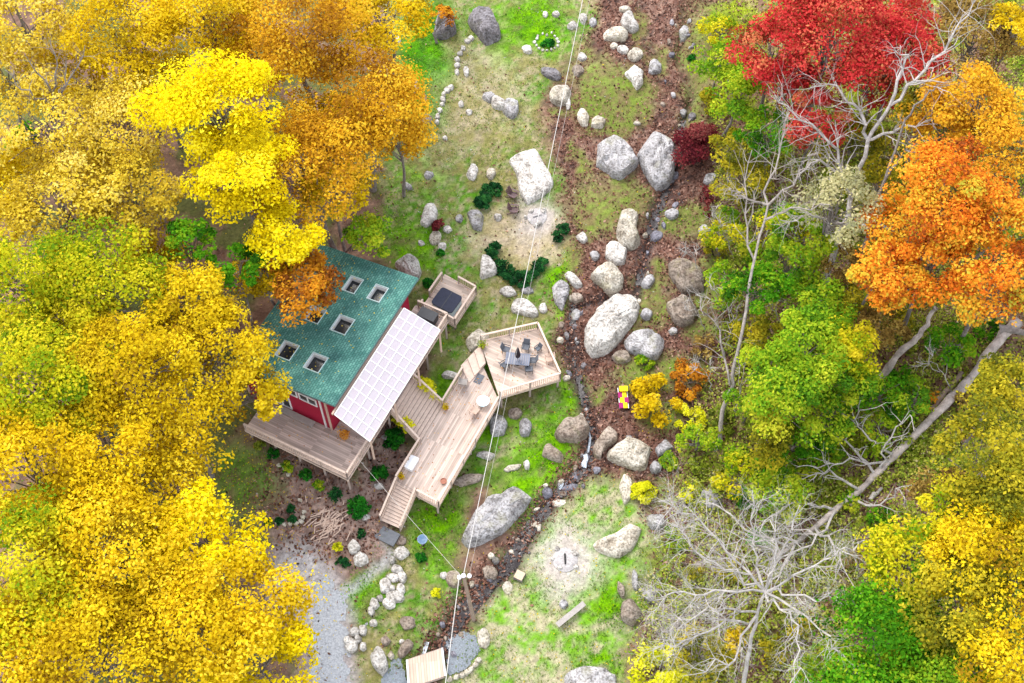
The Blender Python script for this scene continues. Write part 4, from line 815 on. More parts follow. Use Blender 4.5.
def firepit(label, c, rr, hs_):
    g_ = gp(*c); par = thing('fire_pit', label, 'fire pit', g_)
    r = np.random.default_rng(int(c[0]))
    for i in range(6):
        a = 2*math.pi*i/6+r.normal()*.4; q = g_[:2]+rr*np.array([math.cos(a), math.sin(a)])*r.uniform(.75, 1.15); loc = np.array([*q, float(tz(*q))]); s_ = r.uniform(.16, .28)
        base = np.array([q+s_*np.array([math.cos(t_), math.sin(t_)*.8])*r.uniform(.8, 1.2) for t_ in np.linspace(0, 6.28, 8)[:-1]])
        V, fs_ = rock_mesh(base, hs_, r, loc, .5, 14, 4); mm = MB(); mm.add(V, fs_); mm.obj('ring_stone', RM['white'], par)
    mb = MB(); n = 26; vs = [(g_[0], g_[1], g_[2]+.16)]
    for k in (1, 2, 3):
        for j in range(n): a = 2*math.pi*j/n; q = g_[:2]+rr*.34*k*np.array([math.cos(a), math.sin(a)]); vs.append((q[0], q[1], float(tz(*q))+(.17, .12, .02)[k-1]+.06*r.random()))
    fs_ = [(0, 1+j, 1+(j+1) % n) for j in range(n)]+[(1+k*n+j, 1+(k+1)*n+j, 1+(k+1)*n+(j+1) % n, 1+k*n+(j+1) % n) for k in (0, 1) for j in range(n)]
    mb.add(vs, fs_); mb.obj('ash', M['ash'], par)
    for a, L in ((1.6, .42), ) if c[1] > 400 else ((.3, .4), ):
        d = np.array([math.cos(a), math.sin(a), .05]); MB().tube([g_-d*L+k_*.22, g_+d*L+k_*.26], .07, 7).obj('burnt_log', M['char'] if c[1] > 400 else M['ash'], par)
firepit('fire pit full of white ash beside the adirondack chairs', (537, 217), .85, .3); firepit('fire pit with a charred log on the lower lawn', (565, 560), .95, .2)
# bench of one plank, stump, slate step
a, b_ = gp(557, 627), gp(584, 605); bp_ = thing('plank_bench', 'pale plank bench on the lower lawn beneath the fire pit', 'bench', (a+b_)/2)
MB().bar(a+k_*.42, b_+k_*.42, .42, .07).obj('seat', M['plank'], bp_)
for f in (.2, .8): p = lerp(a, b_, f); MB().tube([p-k_*.1, p+k_*.38], .16, 9).obj('leg', M['bark'], bp_)
g_ = gp(563, 606); rock(ell(563.5, 604, 5, 5), .4, 'grey', 'small grey stone behind the plank bench', 'stone', 'stone')
g_ = gp(519.5, 577); st_ = thing('wood_block', 'square sawn wood block seat standing on the lower lawn', 'stool', g_)
MB().box(g_+k_*.2, u, v, .36, .36, .22).obj('block', M['bark'], st_); MB().box(g_+k_*.425, u, v, .33, .33, .01).obj('cut_face', M['cut'], st_)
g_ = gp(386, 535.5); mb = MB(); c = g_; mb.box(c+k_*.05, v, u, .95, .55, .08); tag(mb.obj('slate_step', M['matgrey'], None, c), 'dark grey slate step at the foot of the garden stairs', 'step')
g_ = gp(423, 543); bb = thing('bird_bath', 'small round bird bath with blue bowl on the lawn by the stairs', 'bird bath', g_)
MB().lathe(g_, [(.2,-.05),(.2,.05),(.09,.1),(.08,.6)], 12).obj('pedestal', M['grate'], bb); MB().lathe(g_, [(.1,.6),(.36,.72),(.4,.78),(.35,.78),(.06,.68)], 18).obj('bowl', M['blue'], bb)
# bright inflatable lounger
pts = [gp(622, 388), gp(624, 411)]; ax_ = pts[1]-pts[0]; ax_[2] = 0; ln = np.linalg.norm(ax_); ax_ /= ln; ay_ = np.array([-ax_[1], ax_[0], 0]); B = (pts[0]+pts[1])/2; B[2] = float(tz(*B[:2]))
lg = thing('lounge_chair', 'yellow and magenta patchwork lounge chair on the creek bank by the yellow bush', 'lounge chair', B)
mb = MB()
for i in range(4):
    for j in range(2):
        c = B+ax_*(-.72+.48*i)+ay_*(-.17+.34*j+.07*(-1)**i)+k_*(.34+(.18 if i == 0 else 0)); mb.box(c, ax_, ay_, .235, .165, .05, 1 if (i, j) in ((1, 0), (3, 0), (2, 1)) else 0)
mb.obj('cushion', [M['yel'], M['mag']], lg)
mb = MB()
for e_ in (-1, 1): mb.bar(B-ax_*.95+ay_*.36*e_+k_*.27, B+ax_*.95+ay_*.36*e_+k_*.27, .05, .05)
mb.obj('frame', M['whiteplas'], lg)
for i in (-1, 1):
    for j in (-1, 1): p = B+ax_*.8*i+ay_*.36*j; MB().bar(p-k_*.15, p+k_*.25, .05, .05).obj('leg', M['whiteplas'], lg)
# footbridge
q = [gp(407, 660, .35), gp(442.5, 650.5, .35), gp(445.5, 677, .35), gp(409.5, 690, .35)]; zb_ = max(p[2] for p in q)
for p in q: p[2] = zb_
fb = thing('footbridge', 'short plank footbridge crossing the creek between two gravel landings', 'footbridge', np.mean(q, 0)-k_*.4)
M['bridge_boards'] = boardmat('bridge_planks', (.5,.39,.3), q[3]-q[0], .2, .16, .6)
MB().prism([p[:2] for p in q], zb_-.05, zb_).obj('floor', M['bridge_boards'], fb)
for a, b_ in ((q[0], q[3]), (q[1], q[2])): MB().bar(a+k_*.04, b_+k_*.04, .14, .12).obj('curb', M['trim'], fb)
for a, b_ in ((q[0], q[1]), (q[3], q[2])): MB().bar(lerp(a, b_, .03)-k_*.16, lerp(a, b_, .97)-k_*.16, .12, .2).obj('beam', M['joist'], fb)
# utility pole and cables
pb = gp(474, 620); ptop = at(463.5, 576, pb[2]+8.2); ul = thing('utility_pole', 'leaning brown utility pole with white insulators beside the creek', 'utility pole', pb)
MB().tube([pb-k_*.4, lerp(pb, ptop, .5), ptop], [.17, .14, .12], 10).obj('pole', M['pole'], ul)
MB().bar(ptop-k_*.35+[-.35, 0, 0], ptop-k_*.35+[.45, .1, 0], .1, .1).obj('crossarm', M['joist'], ul)
for d in ((-.3, 0, -.22), (.4, .1, -.22), (0, 0, .12)): c = ptop+np.array(d); MB().lathe(c, [(.06,-.12),(.16,-.06),(.1,0),(.15,.06),(.06,.14)], 10).obj('insulator', M['porc'], ul)
def cable(label, pts, r=.028):
    P = []
    for a, b_ in zip(pts[:-1], pts[1:]):
        L = np.linalg.norm(np.array(b_)-a)
        for i in range(24): f = i/24; P.append(lerp(np.array(a), np.array(b_), f)-k_*4*f*(1-f)*L*.008)
    P.append(np.array(pts[-1])); mb = MB(); mb.tube(P, r, 5); tag(mb.obj('power_cable', M['wire'], None, P[0]), label, 'cable', 'overhead cables meeting at the utility pole')
cable('pale thick power cable running from the pole up past the dining platform', [ptop+k_*.2, at(585, -12, 13.5)], .026)
cable('pale power cable running from the pole down past the footbridge', [ptop+[-.3, 0, -.1], at(438, 740, 7.5)], .028)
cable('thin second cable just below the thick one from the pole over the dining platform', [ptop+[.4, .1, -.1], at(592, -12, 12.3)], .008)
cable('thin service cable from the pole to the cabin deck', [ptop+[-.1, 0, -.3], FP(1.6, .05, zd+.9)], .012)

# ------------------------------------------------------------------ vegetation
def grow(mb, p, d, L, r, depth, rg, wob=.18, n=5, kids=(2, 4), up=.1, shrink=.62):
    pts = [p]; rad = [r]; seg = 5
    for i in range(seg):
        d = d+rg.normal(size=3)*wob+[0, 0, up*.15]; d /= np.linalg.norm(d); p = p+d*L/seg; pts.append(p); rad.append(r*(1-.62*(i+1)/seg))
        if depth > 0 and i >= 1:
            for _ in range(rg.integers(*kids) if i == seg-1 else rg.integers(0, 2)+ (1 if depth > 1 else 0)):
                s = rg.normal(size=3); s -= d*(s@d); s /= np.linalg.norm(s)+1e-9
                grow(mb, p, d*.65+s*rg.uniform(.5, .95)+[0, 0, up], L*shrink*rg.uniform(.65, 1.1), rad[-1]*.66, depth-1, rg, wob, max(3, n-1), kids, up, shrink)
    mb.tube(pts, rad, n, 0, False)
def crown_quads(c, rad, rg, clumps, per, size, droop=0., fill=.12, low=-.25):
    """leaf quads over clumps spread through a dome-like crown volume"""
    c = np.array(c); PP = []; NN = []; TT = []; CC = []
    for i in range(clumps):
        d = rg.normal(size=3); d[2] = abs(d[2])*.9+rg.uniform(low, .3); d /= np.linalg.norm(d)
        k = rg.uniform(.5, 1.0)**.6; cc = c+d*rad*k*rg.uniform(.72, 1.02); CC.append(cc)
        cr = rad.mean()*rg.uniform(.2, .42)*(1.15-.25*k); n = int(per*rg.choice([.3, .75, 1., 1.25, 1.6]))
        e = rg.normal(size=(n, 3)); e[:, 2] = np.where(e[:, 2] < -.2, -e[:, 2], e[:, 2]); e /= np.linalg.norm(e, axis=1, keepdims=True)
        q = cc+e*cr*[1.15, 1.15, .7]*(rg.random((n, 1))**.25)*rg.uniform(.88, 1.12, (n, 1)); PP.append(q)
        NN.append(e*.8+rg.normal(size=(n, 3))*.55+[0, 0, .5]); TT.append(np.clip((rg.normal(.56, .17) if rg.random() > .14 else rg.uniform(0, .2))+rg.normal(size=n)*.16, 0, 1))
    P = np.concatenate(PP); N = np.concatenate(NN); Tt = np.concatenate(TT)
    sz = size*rg.uniform(.55, 1.45, len(P))
    return leaf_quads(P, N, sz, rg), Tt, CC
TREE_ID = [0]
def tree(px, py, Rp, hc, key, dens, label, name='autumn_tree', cat='tree', group=None, size=.128, bark='bark', squash=.75, stretch=(1, 1), clumps=None):
    TREE_ID[0] += 1; rg = np.random.default_rng(100+TREE_ID[0])
    z = hc
    for _ in range(4): P = at(px, py, z); z = float(tz(P[0], P[1]))+hc
    R = Rp/13.4*1.02; e_ = rg.uniform(.88, 1.14); rad = np.array([R*e_, R/e_, R*squash*rg.uniform(.85, 1.15)])
    g_ = np.array([P[0]+rg.normal()*.4, P[1]+rg.normal()*.4, 0]); g_[2] = float(tz(g_[0], g_[1]))
    fa, fs_ = (g_-R0)@u, (g_-R0)@v
    if -4.5 < fa < RL+.6 and -4.5 < fs_ < RW+.9: g_ = g_+v*(RW+1.1-fs_); g_[2] = float(tz(g_[0], g_[1]))   # trees root behind the cabin, never in it
    par = thing(name, label, cat, g_, group)
    nc = clumps or int(15+R*R*1.35); per = int(dens*(.8 if key in ('gold', 'ochre', 'amber', 'olive', 'lime', 'pale') else .95)*370*R*R/(size/.16)**2/nc)
    V, Tt, CC = crown_quads(P-k_*R*.25, rad*1.12, rg, nc, max(20, per), size)
    mb = MB(); tp = P-k_*R*.1; tr_ = max(.1, R*.045)
    pts = [g_-k_*.3, g_+(tp-g_)*.4+rg.normal(size=3)*[.3, .3, 0], g_+(tp-g_)*.72+rg.normal(size=3)*[.3, .3, 0], tp]; mb.tube(pts, [tr_*1.5, tr_, tr_*.75, tr_*.35], 8, 0, False)
    for cc in CC[:22]:
        f = rg.uniform(.3, .9); a = lerp(pts[1], pts[3], f); m_ = lerp(a, cc, .55)+rg.normal(size=3)*.25+k_*.2; mb.tube([a, m_, cc], [tr_*.42, tr_*.25, .03], 5, 0, False)
    mb.obj('trunk', M[bark], par); quads_mesh('crown', V, Tt, LM[key], par)
    return par
GL = 'autumn trees on the slope around the cabin'; GRT = 'trees on the slope across the creek'
LT = [
 (20,22,58,11,'pale',.55,'sparse pale yellow tree in the corner behind the bare grey tree'),
 (118,28,62,12,'gold',.85,'golden tree above the lemon yellow tree, beside the bare grey tree'),
 (200,10,58,12,'gold',.9,'rich gold tree between the lemon yellow tree and the top edge'),
 (300,30,66,13,'amber',1.,'large amber tree with brownish crown next to the upper lawn trees'),
 (382,15,50,11,'gold',1.,'golden tree hanging over the upper lawn at the top edge'),
 (356,95,72,12,'amber',1.,'wide amber-gold tree reaching farthest over the upper lawn'),
 (395,135,34,9,'amber',1.,'small amber tree bulging beside the dark green bank'),
 (310,165,62,12,'amber',1.,'amber tree between the wide amber-gold tree and lemon yellow tree'),
 (335,186,38,10,'ochre',1.,'ochre tree just behind the cabin roof'),
 (215,105,62,15,'lemon',1.35,'brightest lemon yellow tree, tallest of the canopy'),
 (238,160,52,14,'lemon',1.3,'lemon yellow tree adjoining the brightest one on its lower side'),
 (282,232,38,12,'lemon',1.15,'lemon gold tree overhanging the green understory by the roof'),
 (300,282,36,11,'rust',1.1,'rust orange tree leaning over the teal roof'),
 (262,268,32,10,'gold',1.,'small gold tree tucked beside the rust orange one'),
 (45,120,58,11,'pale',.6,'thin pale tree with scattered leaves below the bare grey tree'),
 (125,130,56,11,'pale',.8,'pale yellow tree touching the lemon yellow tree'),
 (60,205,60,11,'pale',.65,'dusty pale tree with brown gaps over the slope'),
 (130,198,48,11,'pale',.75,'loose pale gold tree beside the green understory'),
 (30,285,58,12,'lime',1.,'lime tinged tree beyond the dusty pale one'),
 (100,275,62,12,'lime',1.,'yellow-green tree between the dusty pale tree and ochre trees'),
 (180,302,46,12,'ochre',1.,'ochre tree beside the dark gap behind the cabin'),
 (212,345,50,11,'ochre',1.,'ochre gold tree at the far eave of the cabin'),
 (252,393,30,9,'ochre',1.,'ochre tree overhanging the cabin deck corner'),
 (130,370,62,12,'ochre',1.,'broad ochre-yellow tree in the middle of the canopy'),
 (40,375,64,12,'lime',1.1,'broad lime-yellow tree in the middle of the canopy'),
 (185,428,42,10,'gold',.75,'thin gold tree above the bare gap beside the deck'),
 (105,450,58,12,'gold',1.,'gold tree with dark gaps uphill of the thin gold tree'),
 (30,470,60,12,'gold',1.1,'dense yellow gold tree downhill of the broad lime-yellow tree'),
 (165,485,48,10,'gold',.8,'open golden tree with brown twigs showing, facing the mossy clearing'),
 (205,535,50,11,'lemon',1.,'bright yellow tree bordering the mossy clearing'),
 (110,545,62,12,'gold',1.1,'broad golden tree behind the bright yellow clearing tree'),
 (25,560,62,12,'lime',1.1,'lime gold tree near the lower corner of the canopy'),
 (245,605,48,11,'gold',1.1,'golden tree overhanging the head of the gravel driveway'),
 (185,625,58,12,'gold',1.1,'golden tree one back from the driveway edge'),
 (95,650,62,12,'ochre',1.,'ochre tree with brown gaps at the bottom of the canopy'),
 (15,660,58,12,'gold',1.,'gold tree filling the lower corner of the canopy'),
 (255,662,46,10,'lemon',1.05,'yellow tree beside the driveway at the bottom edge'),
 (70,75,46,8,'gold',.9,'lower gold tree filling the gap beneath the bare grey tree'), (160,80,40,8,'ochre',.9,'low ochre tree between pale crowns and the brightest lemon tree'), (255,60,40,9,'amber',1.,'low amber tree between the lemon and large amber crowns'),
 (5,75,46,9,'pale',.8,'pale tree at the outer edge beside the bare grey tree'), (10,190,50,9,'ochre',.9,'ochre tree at the outer edge below the thin pale tree'), (100,180,44,8,'gold',.9,'low gold tree showing through the pale crowns'), (150,262,32,8,'ochre',.9,'low ochre tree beside the green understory gap'), (65,330,50,9,'lime',1.,'lime tree wedged between the yellow-green and broad ochre crowns'),
 (165,345,44,9,'ochre',1.,'ochre tree wedged behind the cabin eave tree'), (75,510,48,9,'gold',1.,'gold tree wedged between the dense golden crowns'), (60,610,50,9,'gold',1.,'gold tree wedged above the bottom ochre tree'), (150,590,46,10,'lime',1.,'lime tinted tree among the golden crowns near the driveway'), (230,20,40,8,'amber',.9,'low amber tree at the top edge between golden crowns'), (335,130,44,9,'gold',1.,'low gold tree under the wide amber-gold crown'),
]
for (px, py, Rp, hc, key, dn, lab) in LT: tree(px, py, Rp, hc, key, dn, lab, group=GL)
RT = [
 (835,30,68,12,'red',1.15,'large crimson maple at the top of the far slope'), (775,48,42,10,'red',1.1,'crimson maple crown reaching toward the creek'), (900,55,46,10,'red',.95,'crimson maple crown mixed with green beside the bleached tree top'), (820,118,36,8,'red',1.,'smaller dark crimson maple below the large crimson maple'),
 (955,190,60,13,'orange',1.1,'large fiery orange tree on the far slope'), (885,270,38,10,'orange',1.,'lower orange tree beneath the fiery orange one'), (1005,275,46,11,'orange',1.,'red-orange tree beside the base of the fallen trunk'), (975,105,48,11,'peach',.9,'yellow-orange tree behind the fiery orange one'), (1010,150,38,11,'peach',.9,'orange tree between the yellow-orange and fiery orange crowns'),
 (975,35,46,9,'brown',.8,'dull brown tree near the crimson maples'), (1015,25,30,11,'gold',.9,'yellow tree in the corner above the dull brown tree'), (925,110,36,8,'olive',.8,'olive tree behind the bleached tree'),
 (740,95,36,6,'leafgreen',1.,'yellow-green tree between the maroon tree and crimson maples'), (735,150,28,5,'olive',.9,'mustard yellow bushy tree beside the maroon tree'), (770,130,32,6,'green',.9,'green tree under the crimson maple edge'),
 (808,350,42,8,'leafgreen',1.1,'fresh green and yellow tree in the middle of the far slope'), (852,345,32,7,'lime',1.,'lime yellow tree adjoining the fresh green one'), (790,400,44,7,'leafgreen',1.,'green tree with yellow flecks above the dead branches'), (758,290,30,6,'green',1.,'vivid green small tree beside the bare leaning trunk'), (765,435,30,5,'olive',.9,'mustard shrubby tree below the green flecked tree'), (830,415,30,4,'leafgreen',.9,'low green tree beside the leaning brown trunk'),
 (992,455,48,11,'olive',.9,'olive gold tree beside the fallen trunk'), (1010,385,34,10,'olive',1.,'olive tree near the grey rock under the fallen trunk'), (915,555,42,10,'lime',1.,'yellow tree edging the tangle of dead branches'), (985,560,52,11,'ochre',.95,'tawny gold tree below the olive gold one'), (1010,490,40,11,'olive',.9,'muted olive tree between tawny and olive gold crowns'), (968,610,44,11,'olive',1.,'yellow olive tree above the vivid green corner tree'), (1010,650,46,11,'ochre',1.,'gold tree in the lower corner of the far slope'),
 (888,650,58,9.5,'green',1.2,'vivid green tree at the bottom of the far slope'), (840,675,34,6,'leafgreen',1.,'light green tree beside the vivid green bottom tree'), (880,428,22,2,'leafgreen',.7,'small green tree by the fallen trunk middle'), (950,345,26,3,'green',.8,'green thicket tree beneath the orange crowns'),
 (880,190,34,5,'olive',.8,'olive tree under the bleached tree'), (800,235,36,6,'leafgreen',.9,'light green tree between the two bare trees'), (850,265,26,5,'brown',.8,'brown leafed low tree beside the orange tree'), (840,205,44,10,'lichen',.45,'pale lichen green thin crown on the bleached tree'),
 (905,20,40,8,'red',.9,'crimson maple at the top edge by the dull brown tree'), (870,75,40,8,'red',1.,'crimson maple crown under the largest crimson one'), (790,80,36,8,'red',.9,'crimson maple crown between its neighbours and the yellow-green tree'),
 (930,265,44,10,'orange',1.,'bright orange tree between the lower orange and red-orange ones'), (905,225,40,9,'orange',1.,'orange tree filling between the fiery orange and lower orange crowns'), (1000,215,44,11,'orange',1.,'deep orange tree at the outer edge above the red-orange one'), (945,130,40,9,'peach',.9,'yellowish tree behind the fiery orange crown top'),
 (725,285,24,3,'leafgreen',.7,'thin yellow-green low tree beside the brown-grey boulders'), (722,235,22,3,'lime',.7,'thin lime low tree near the maroon trailing tip'), (745,400,24,3,'leafgreen',.7,'yellow-green low tree hugging the leaning trunk base'), (735,475,24,2.5,'lime',.6,'sparse lime low tree above the jagged grey rock'), (775,495,28,3,'leafgreen',.8,'low yellow-green tree among the dead branches'), (700,440,20,2,'leafgreen',.6,'sparse green low tree near the cream waterfall boulder'), (880,395,26,3,'green',.8,'low green tree between the leaning and fallen trunks'), (915,400,24,2.5,'leafgreen',.7,'low yellow-green tree along the fallen trunk'), (880,330,28,4,'brown',.7,'brown leafed low tree below the lower orange one'), (845,300,26,4,'olive',.7,'olive low tree at the foot of the second grey trunk'), (785,230,30,5,'lime',.7,'thin lime tree between the two bare trees'), (720,30,26,3,'lime',.6,'thin lime low tree by the red leaves at the top edge'),
 (820,310,36,5,'leafgreen',1.,'green-yellow bushy tree at the foot of the bleached tree'), (830,375,36,6,'leafgreen',1.,'green bushy tree between fresh green and lime yellow ones'), (775,365,34,6,'leafgreen',.9,'yellow-green bushy tree right of the bare leaning trunk'), (800,440,28,3,'green',.9,'low dark green tree above the dead branches'), (790,265,34,5,'leafgreen',.9,'bushy yellow-green tree by the vivid green small tree'), (745,180,30,4,'olive',.9,'mustard bushy tree under the mustard yellow one'), (720,60,30,4,'leafgreen',.8,'low yellow-green tree at the maple edge near the creek'), (950,500,32,8,'brown',.9,'olive tree just below the fallen trunk middle'), (870,700,46,7,'green',1.1,'vivid green tree cut by the bottom edge'), (975,510,38,9,'lime',.8,'lime tree between the yellow tree and olive gold tree'), (1010,570,40,10,'olive',.9,'olive tree at the outer edge by the tawny gold tree'), (945,680,44,9,'leafgreen',1.,'yellow-green tree cut by the bottom edge'), (760,335,28,4,'olive',.8,'small mustard tree beside the bare leaning trunk'), (855,140,34,5,'olive',.7,'olive bush tree behind the bleached fork'),
 (700,655,28,3,'olive',.8,'yellow shrubby tree below the bare white branches'),
]
for (px, py, Rp, hc, key, dn, lab) in RT: tree(px, py, Rp, hc, key, dn, lab, group=GRT, name='autumn_tree' if key not in ('green', 'leafgreen') else 'broadleaf_tree')
tree(371, 238, 26, 8.5, 'leafgreen', 1.1, 'lime green small tree at the back edge of the teal roof', name='broadleaf_tree', group=GL)
tree(190, 240, 26, 11.5, 'green', 1., 'vivid green small tree in the canopy gap below the pale trees', name='broadleaf_tree', group=GL)
tree(238, 263, 24, 11.5, 'green', 1., 'vivid green small tree in the canopy gap nearest the cabin', name='broadleaf_tree', group=GL)
tree(443, 16, 16, 3.2, 'rust', .9, 'small orange tree growing over the dark boulder by the upper lawn')
# shrubs
def shrub(px, py, Rp, key, label, h=None, size=.1, name='shrub', dens=1., group=None, stretch=(1, 1), rot=0, n=None):
    TREE_ID[0] += 1; rg = np.random.default_rng(500+TREE_ID[0]); R = Rp/12.2; h = h or R*1.1
    g_ = gp(px, py, h*.5); g_[2] -= h*.5; par = thing(name, label, 'shrub', g_, group)
    size *= 1.1; round_ = key in ('shrub', 'hedge') or 'round' in label or 'ball' in label
    rad = np.array([R*stretch[0], R*stretch[1], h*.9])*(.92 if round_ else 1.12); nc = n or (26 if round_ else 15)
    V, Tt, CC = crown_quads(np.zeros(3), rad, rg, nc, max(12, int(dens*1500*max(.35, R)**2*.01/size**2/nc)), size, low=.0) if round_ else crown_quads(np.array([0, 0, h*.12]), rad, rg, nc, max(12, int(dens*1150*max(.35, R)**2*.01/size**2/nc)), size, low=-.1)
    ca, sa = math.cos(rot), math.sin(rot); V = V@np.array([[ca, sa, 0], [-sa, ca, 0], [0, 0, 1]])+g_+[0, 0, .03]
    mb = MB()
    for i in range(6):
        a = rg.uniform(0, 6.28); mb.tube([g_-k_*.15, g_+[math.cos(a)*R*.4, math.sin(a)*R*.4, h*.45], g_+[math.cos(a)*R*.7, math.sin(a)*R*.7, h*.75]], [.04, .03, .01], 4, 0, False)
    mb.obj('stem', M['bark_dark'], par); quads_mesh('foliage', V, Tt, LM[key], par)
    return par
GS = 'round green shrubs below the cabin'
shrub(394,436,12.5,'shrub','round dark green shrub beside the yellow stair shrubs',1.1,group=GS); shrub(378,473,10.5,'shrub','round dark green shrub, middle one between deck post and stairs',.95,group=GS); shrub(359,506,12.5,'shrub','round dark green shrub in front of the tall deck corner',1.1,group=GS)
shrub(334,492,6,'hedge','bluish conifer shrub beside the deck corner post',1.2,stretch=(.8,1.3)); shrub(273,453,6.5,'shrub','small bright green shrub under the deck railing nearest the gold trees',.6); shrub(288,467,6,'leafgreen','small yellow-green shrub under the deck railing',.5); shrub(305,474,6.5,'shrub','small bright green shrub under the middle of the deck',.6); shrub(318,486,6,'leafgreen','small lime shrub under the deck near the conifer shrub',.5); shrub(259,446,4.5,'moss','small mossy shrub at the hidden end of the deck',.5)
shrub(268,521,4,'shrub','bright green clump in the planting bed corner',.5); shrub(279,521,4.5,'hedge','dark clump in the middle of the planting bed',.4); shrub(291,508,5,'hedge','upper dark clump of the planting bed',.5); shrub(292,519,5,'hedge','lower dark clump of the planting bed',.5)
shrub(338,546,5,'chart','lime green ball shrub at the driveway head',.55); shrub(343,562,7,'hedge','bluish green low shrub beside the driveway rocks',.4,stretch=(1.2,.7)); shrub(361,533,5,'hedge','bluish green shrub in the stone ring by the slate step',.5)
shrub(421,557,5.5,'shrub','dark green clump beside the bird bath',.6); shrub(437,593,5,'chart','lime clump on the creek bank above the footbridge',.4)
shrub(427,391,15,'chart','bright yellow shrub along the upper side of the broad stairs',3.0,stretch=(1.15,.4),rot=-.78,size=.11,dens=1.3); shrub(404,424,13,'chart','bright yellow shrub along the lower side of the broad stairs',2.7,stretch=(1.15,.4),rot=-.75,size=.11)
shrub(483,200,12,'hedge','dark evergreen hedge lump nearest the grey boulder',.9,name='hedge',dens=1.5,size=.09); shrub(491,189,12,'hedge','dark evergreen hedge lump pointing at the white slab',.9,stretch=(1.2,.8),rot=.5,name='hedge',dens=1.5,size=.09)
shrub(494,249,10,'hedge','upper arm of the curved dark hedge',.9,stretch=(.8,1.3),name='hedge',dens=1.5,size=.09); shrub(505,268,13,'hedge','thick middle of the curved dark hedge',1.0,stretch=(.9,1.2),rot=.4,name='hedge',dens=1.5,size=.09); shrub(522,277,14,'hedge','bottom bend of the curved dark hedge',1.0,stretch=(1.2,.8),name='hedge',dens=1.5,size=.09); shrub(539,264,11,'hedge','far arm of the curved dark hedge',.9,stretch=(.7,1.3),rot=-.4,name='hedge',dens=1.5,size=.09); shrub(561,231,9,'hedge','slim dark hedge by the leafy ditch',.9,stretch=(.75,1.8),rot=-.55,name='hedge',dens=1.5,size=.09)
shrub(440,226,8,'maroon','compact maroon shrub beside the white boulder',.9,size=.08)
shrub(655,398,24,'gold','big golden yellow bush near the patchwork lounge chair',2.2,size=.13); shrub(690,418,16,'chart','yellow-green bush beneath the golden bush',1.4,size=.12); shrub(688,378,18,'rust','brownish orange bush beside the golden bush',1.6,size=.12,dens=.7)
shrub(643,490,13,'chart','round bright green shrub beside the upright cream stone',1.1,name='shrub'); shrub(669,460,11,'leafgreen','round green shrub below the small grey rock',.9); shrub(643,362,9,'leafgreen','yellow-green cushion shrub below the pale grey boulder',.6); shrub(690,493,11,'chart','yellow-green shrub next to the jagged grey rock',.9,dens=.8); shrub(655,672,24,'chart','bright yellow-green bush at the bottom edge by the creek',2.0,size=.13); shrub(675,540,12,'leafgreen','green shrub under the first dead branches',.9)
shrub(692,57,6,'shrub','small bright green clump among red leaves below the maple',.5); shrub(700,148,27,'maroon','drooping maroon shrub tree beside the blue-grey boulder',2.6,size=.1,dens=1.3,name='weeping_shrub'); shrub(708,198,9,'maroon','trailing maroon tip of the weeping shrub',1.,stretch=(.6,2.6),size=.09,dens=.7)
shrub(715,100,16,'olive','yellow shrub on the slope above the maroon tree',1.6,size=.12); shrub(22,140,20,'green','green understory bush beneath the bare grey tree',2.,size=.15); shrub(100,38+60,22,'brown','brown bush in the gap beside the lemon tree',2.,size=.15)
shrub(547,42,9,'shrub','green planting inside the round stone ring',.35,stretch=(1.2,.9)); shrub(413,265,8,'shrub','green clump beside the cabin rear boulder',.6); shrub(441,252,5,'shrub','bright green clump below the maroon shrub',.5); shrub(428,282,7,'shrub','green clump against the hot tub deck railing',.6)
rg = np.random.default_rng(77)
SLOPE = [(715,250,14,'olive'),(730,215,14,'leafgreen'),(745,195,14,'olive'),(705,345,12,'brown'),(730,330,14,'moss'),(745,350,12,'leafgreen'),(720,420,14,'moss'),(735,455,15,'leafgreen'),(770,470,15,'green'),(800,470,16,'leafgreen'),(835,455,14,'leafgreen'),(700,465,10,'moss'),(720,480,10,'olive'),(745,500,12,'green'),(780,500,14,'leafgreen'),(690,570,10,'olive'),(705,600,12,'olive'),(730,570,12,'olive'),(735,640,14,'gold'),(770,650,14,'olive'),(800,630,12,'olive'),(760,540,12,'green'),(870,450,12,'leafgreen'),(895,410,16,'green'),(915,440,12,'moss'),(960,400,12,'brown'),(880,520,12,'green'),(860,560,12,'brown'),(870,600,14,'green'),(905,380,14,'green'),(930,400,10,'rust'),(990,330,12,'green'),(900,320,14,'olive'),(870,320,14,'brown'),(750,250,14,'leafgreen'),(775,215,14,'green'),(725,50,16,'leafgreen'),(715,20,14,'leafgreen'),(730,75,14,'leafgreen'),(850,500,12,'leafgreen')]
near = ['behind the bare leaning trunk','beside the maroon tree','under the crimson maple','on the litter by the creek','between bare saplings','near the fallen trunk','under the dead branches','below the orange crowns','by the green flecked tree','next to the brown leaning trunk']
def slope_label(x, y, key):
    col = {'olive': 'mustard', 'leafgreen': 'yellow-green', 'brown': 'brown', 'moss': 'mossy', 'green': 'dark green', 'gold': 'gold', 'rust': 'orange'}[key]
    return f'{col} undergrowth bush '+('along the edge of the red maples' if y < 120 else 'between the two bare trees' if y < 300 and x > 740 else 'near the drooping maroon tree' if y < 300 else 'under the orange crowns' if x > 860 and y < 420 else 'along the fallen trunk' if x > 830 and y < 620 else 'below the bare leaning trunk' if y < 520 else 'under the bare white branches')
for x, y, r_, key in SLOPE: shrub(x, y, r_, key, slope_label(x, y, key), 1.0+r_*.04, .13, name='undergrowth_bush', dens=.6, group='bushes of the slope undergrowth: '+slope_label(x, y, key))

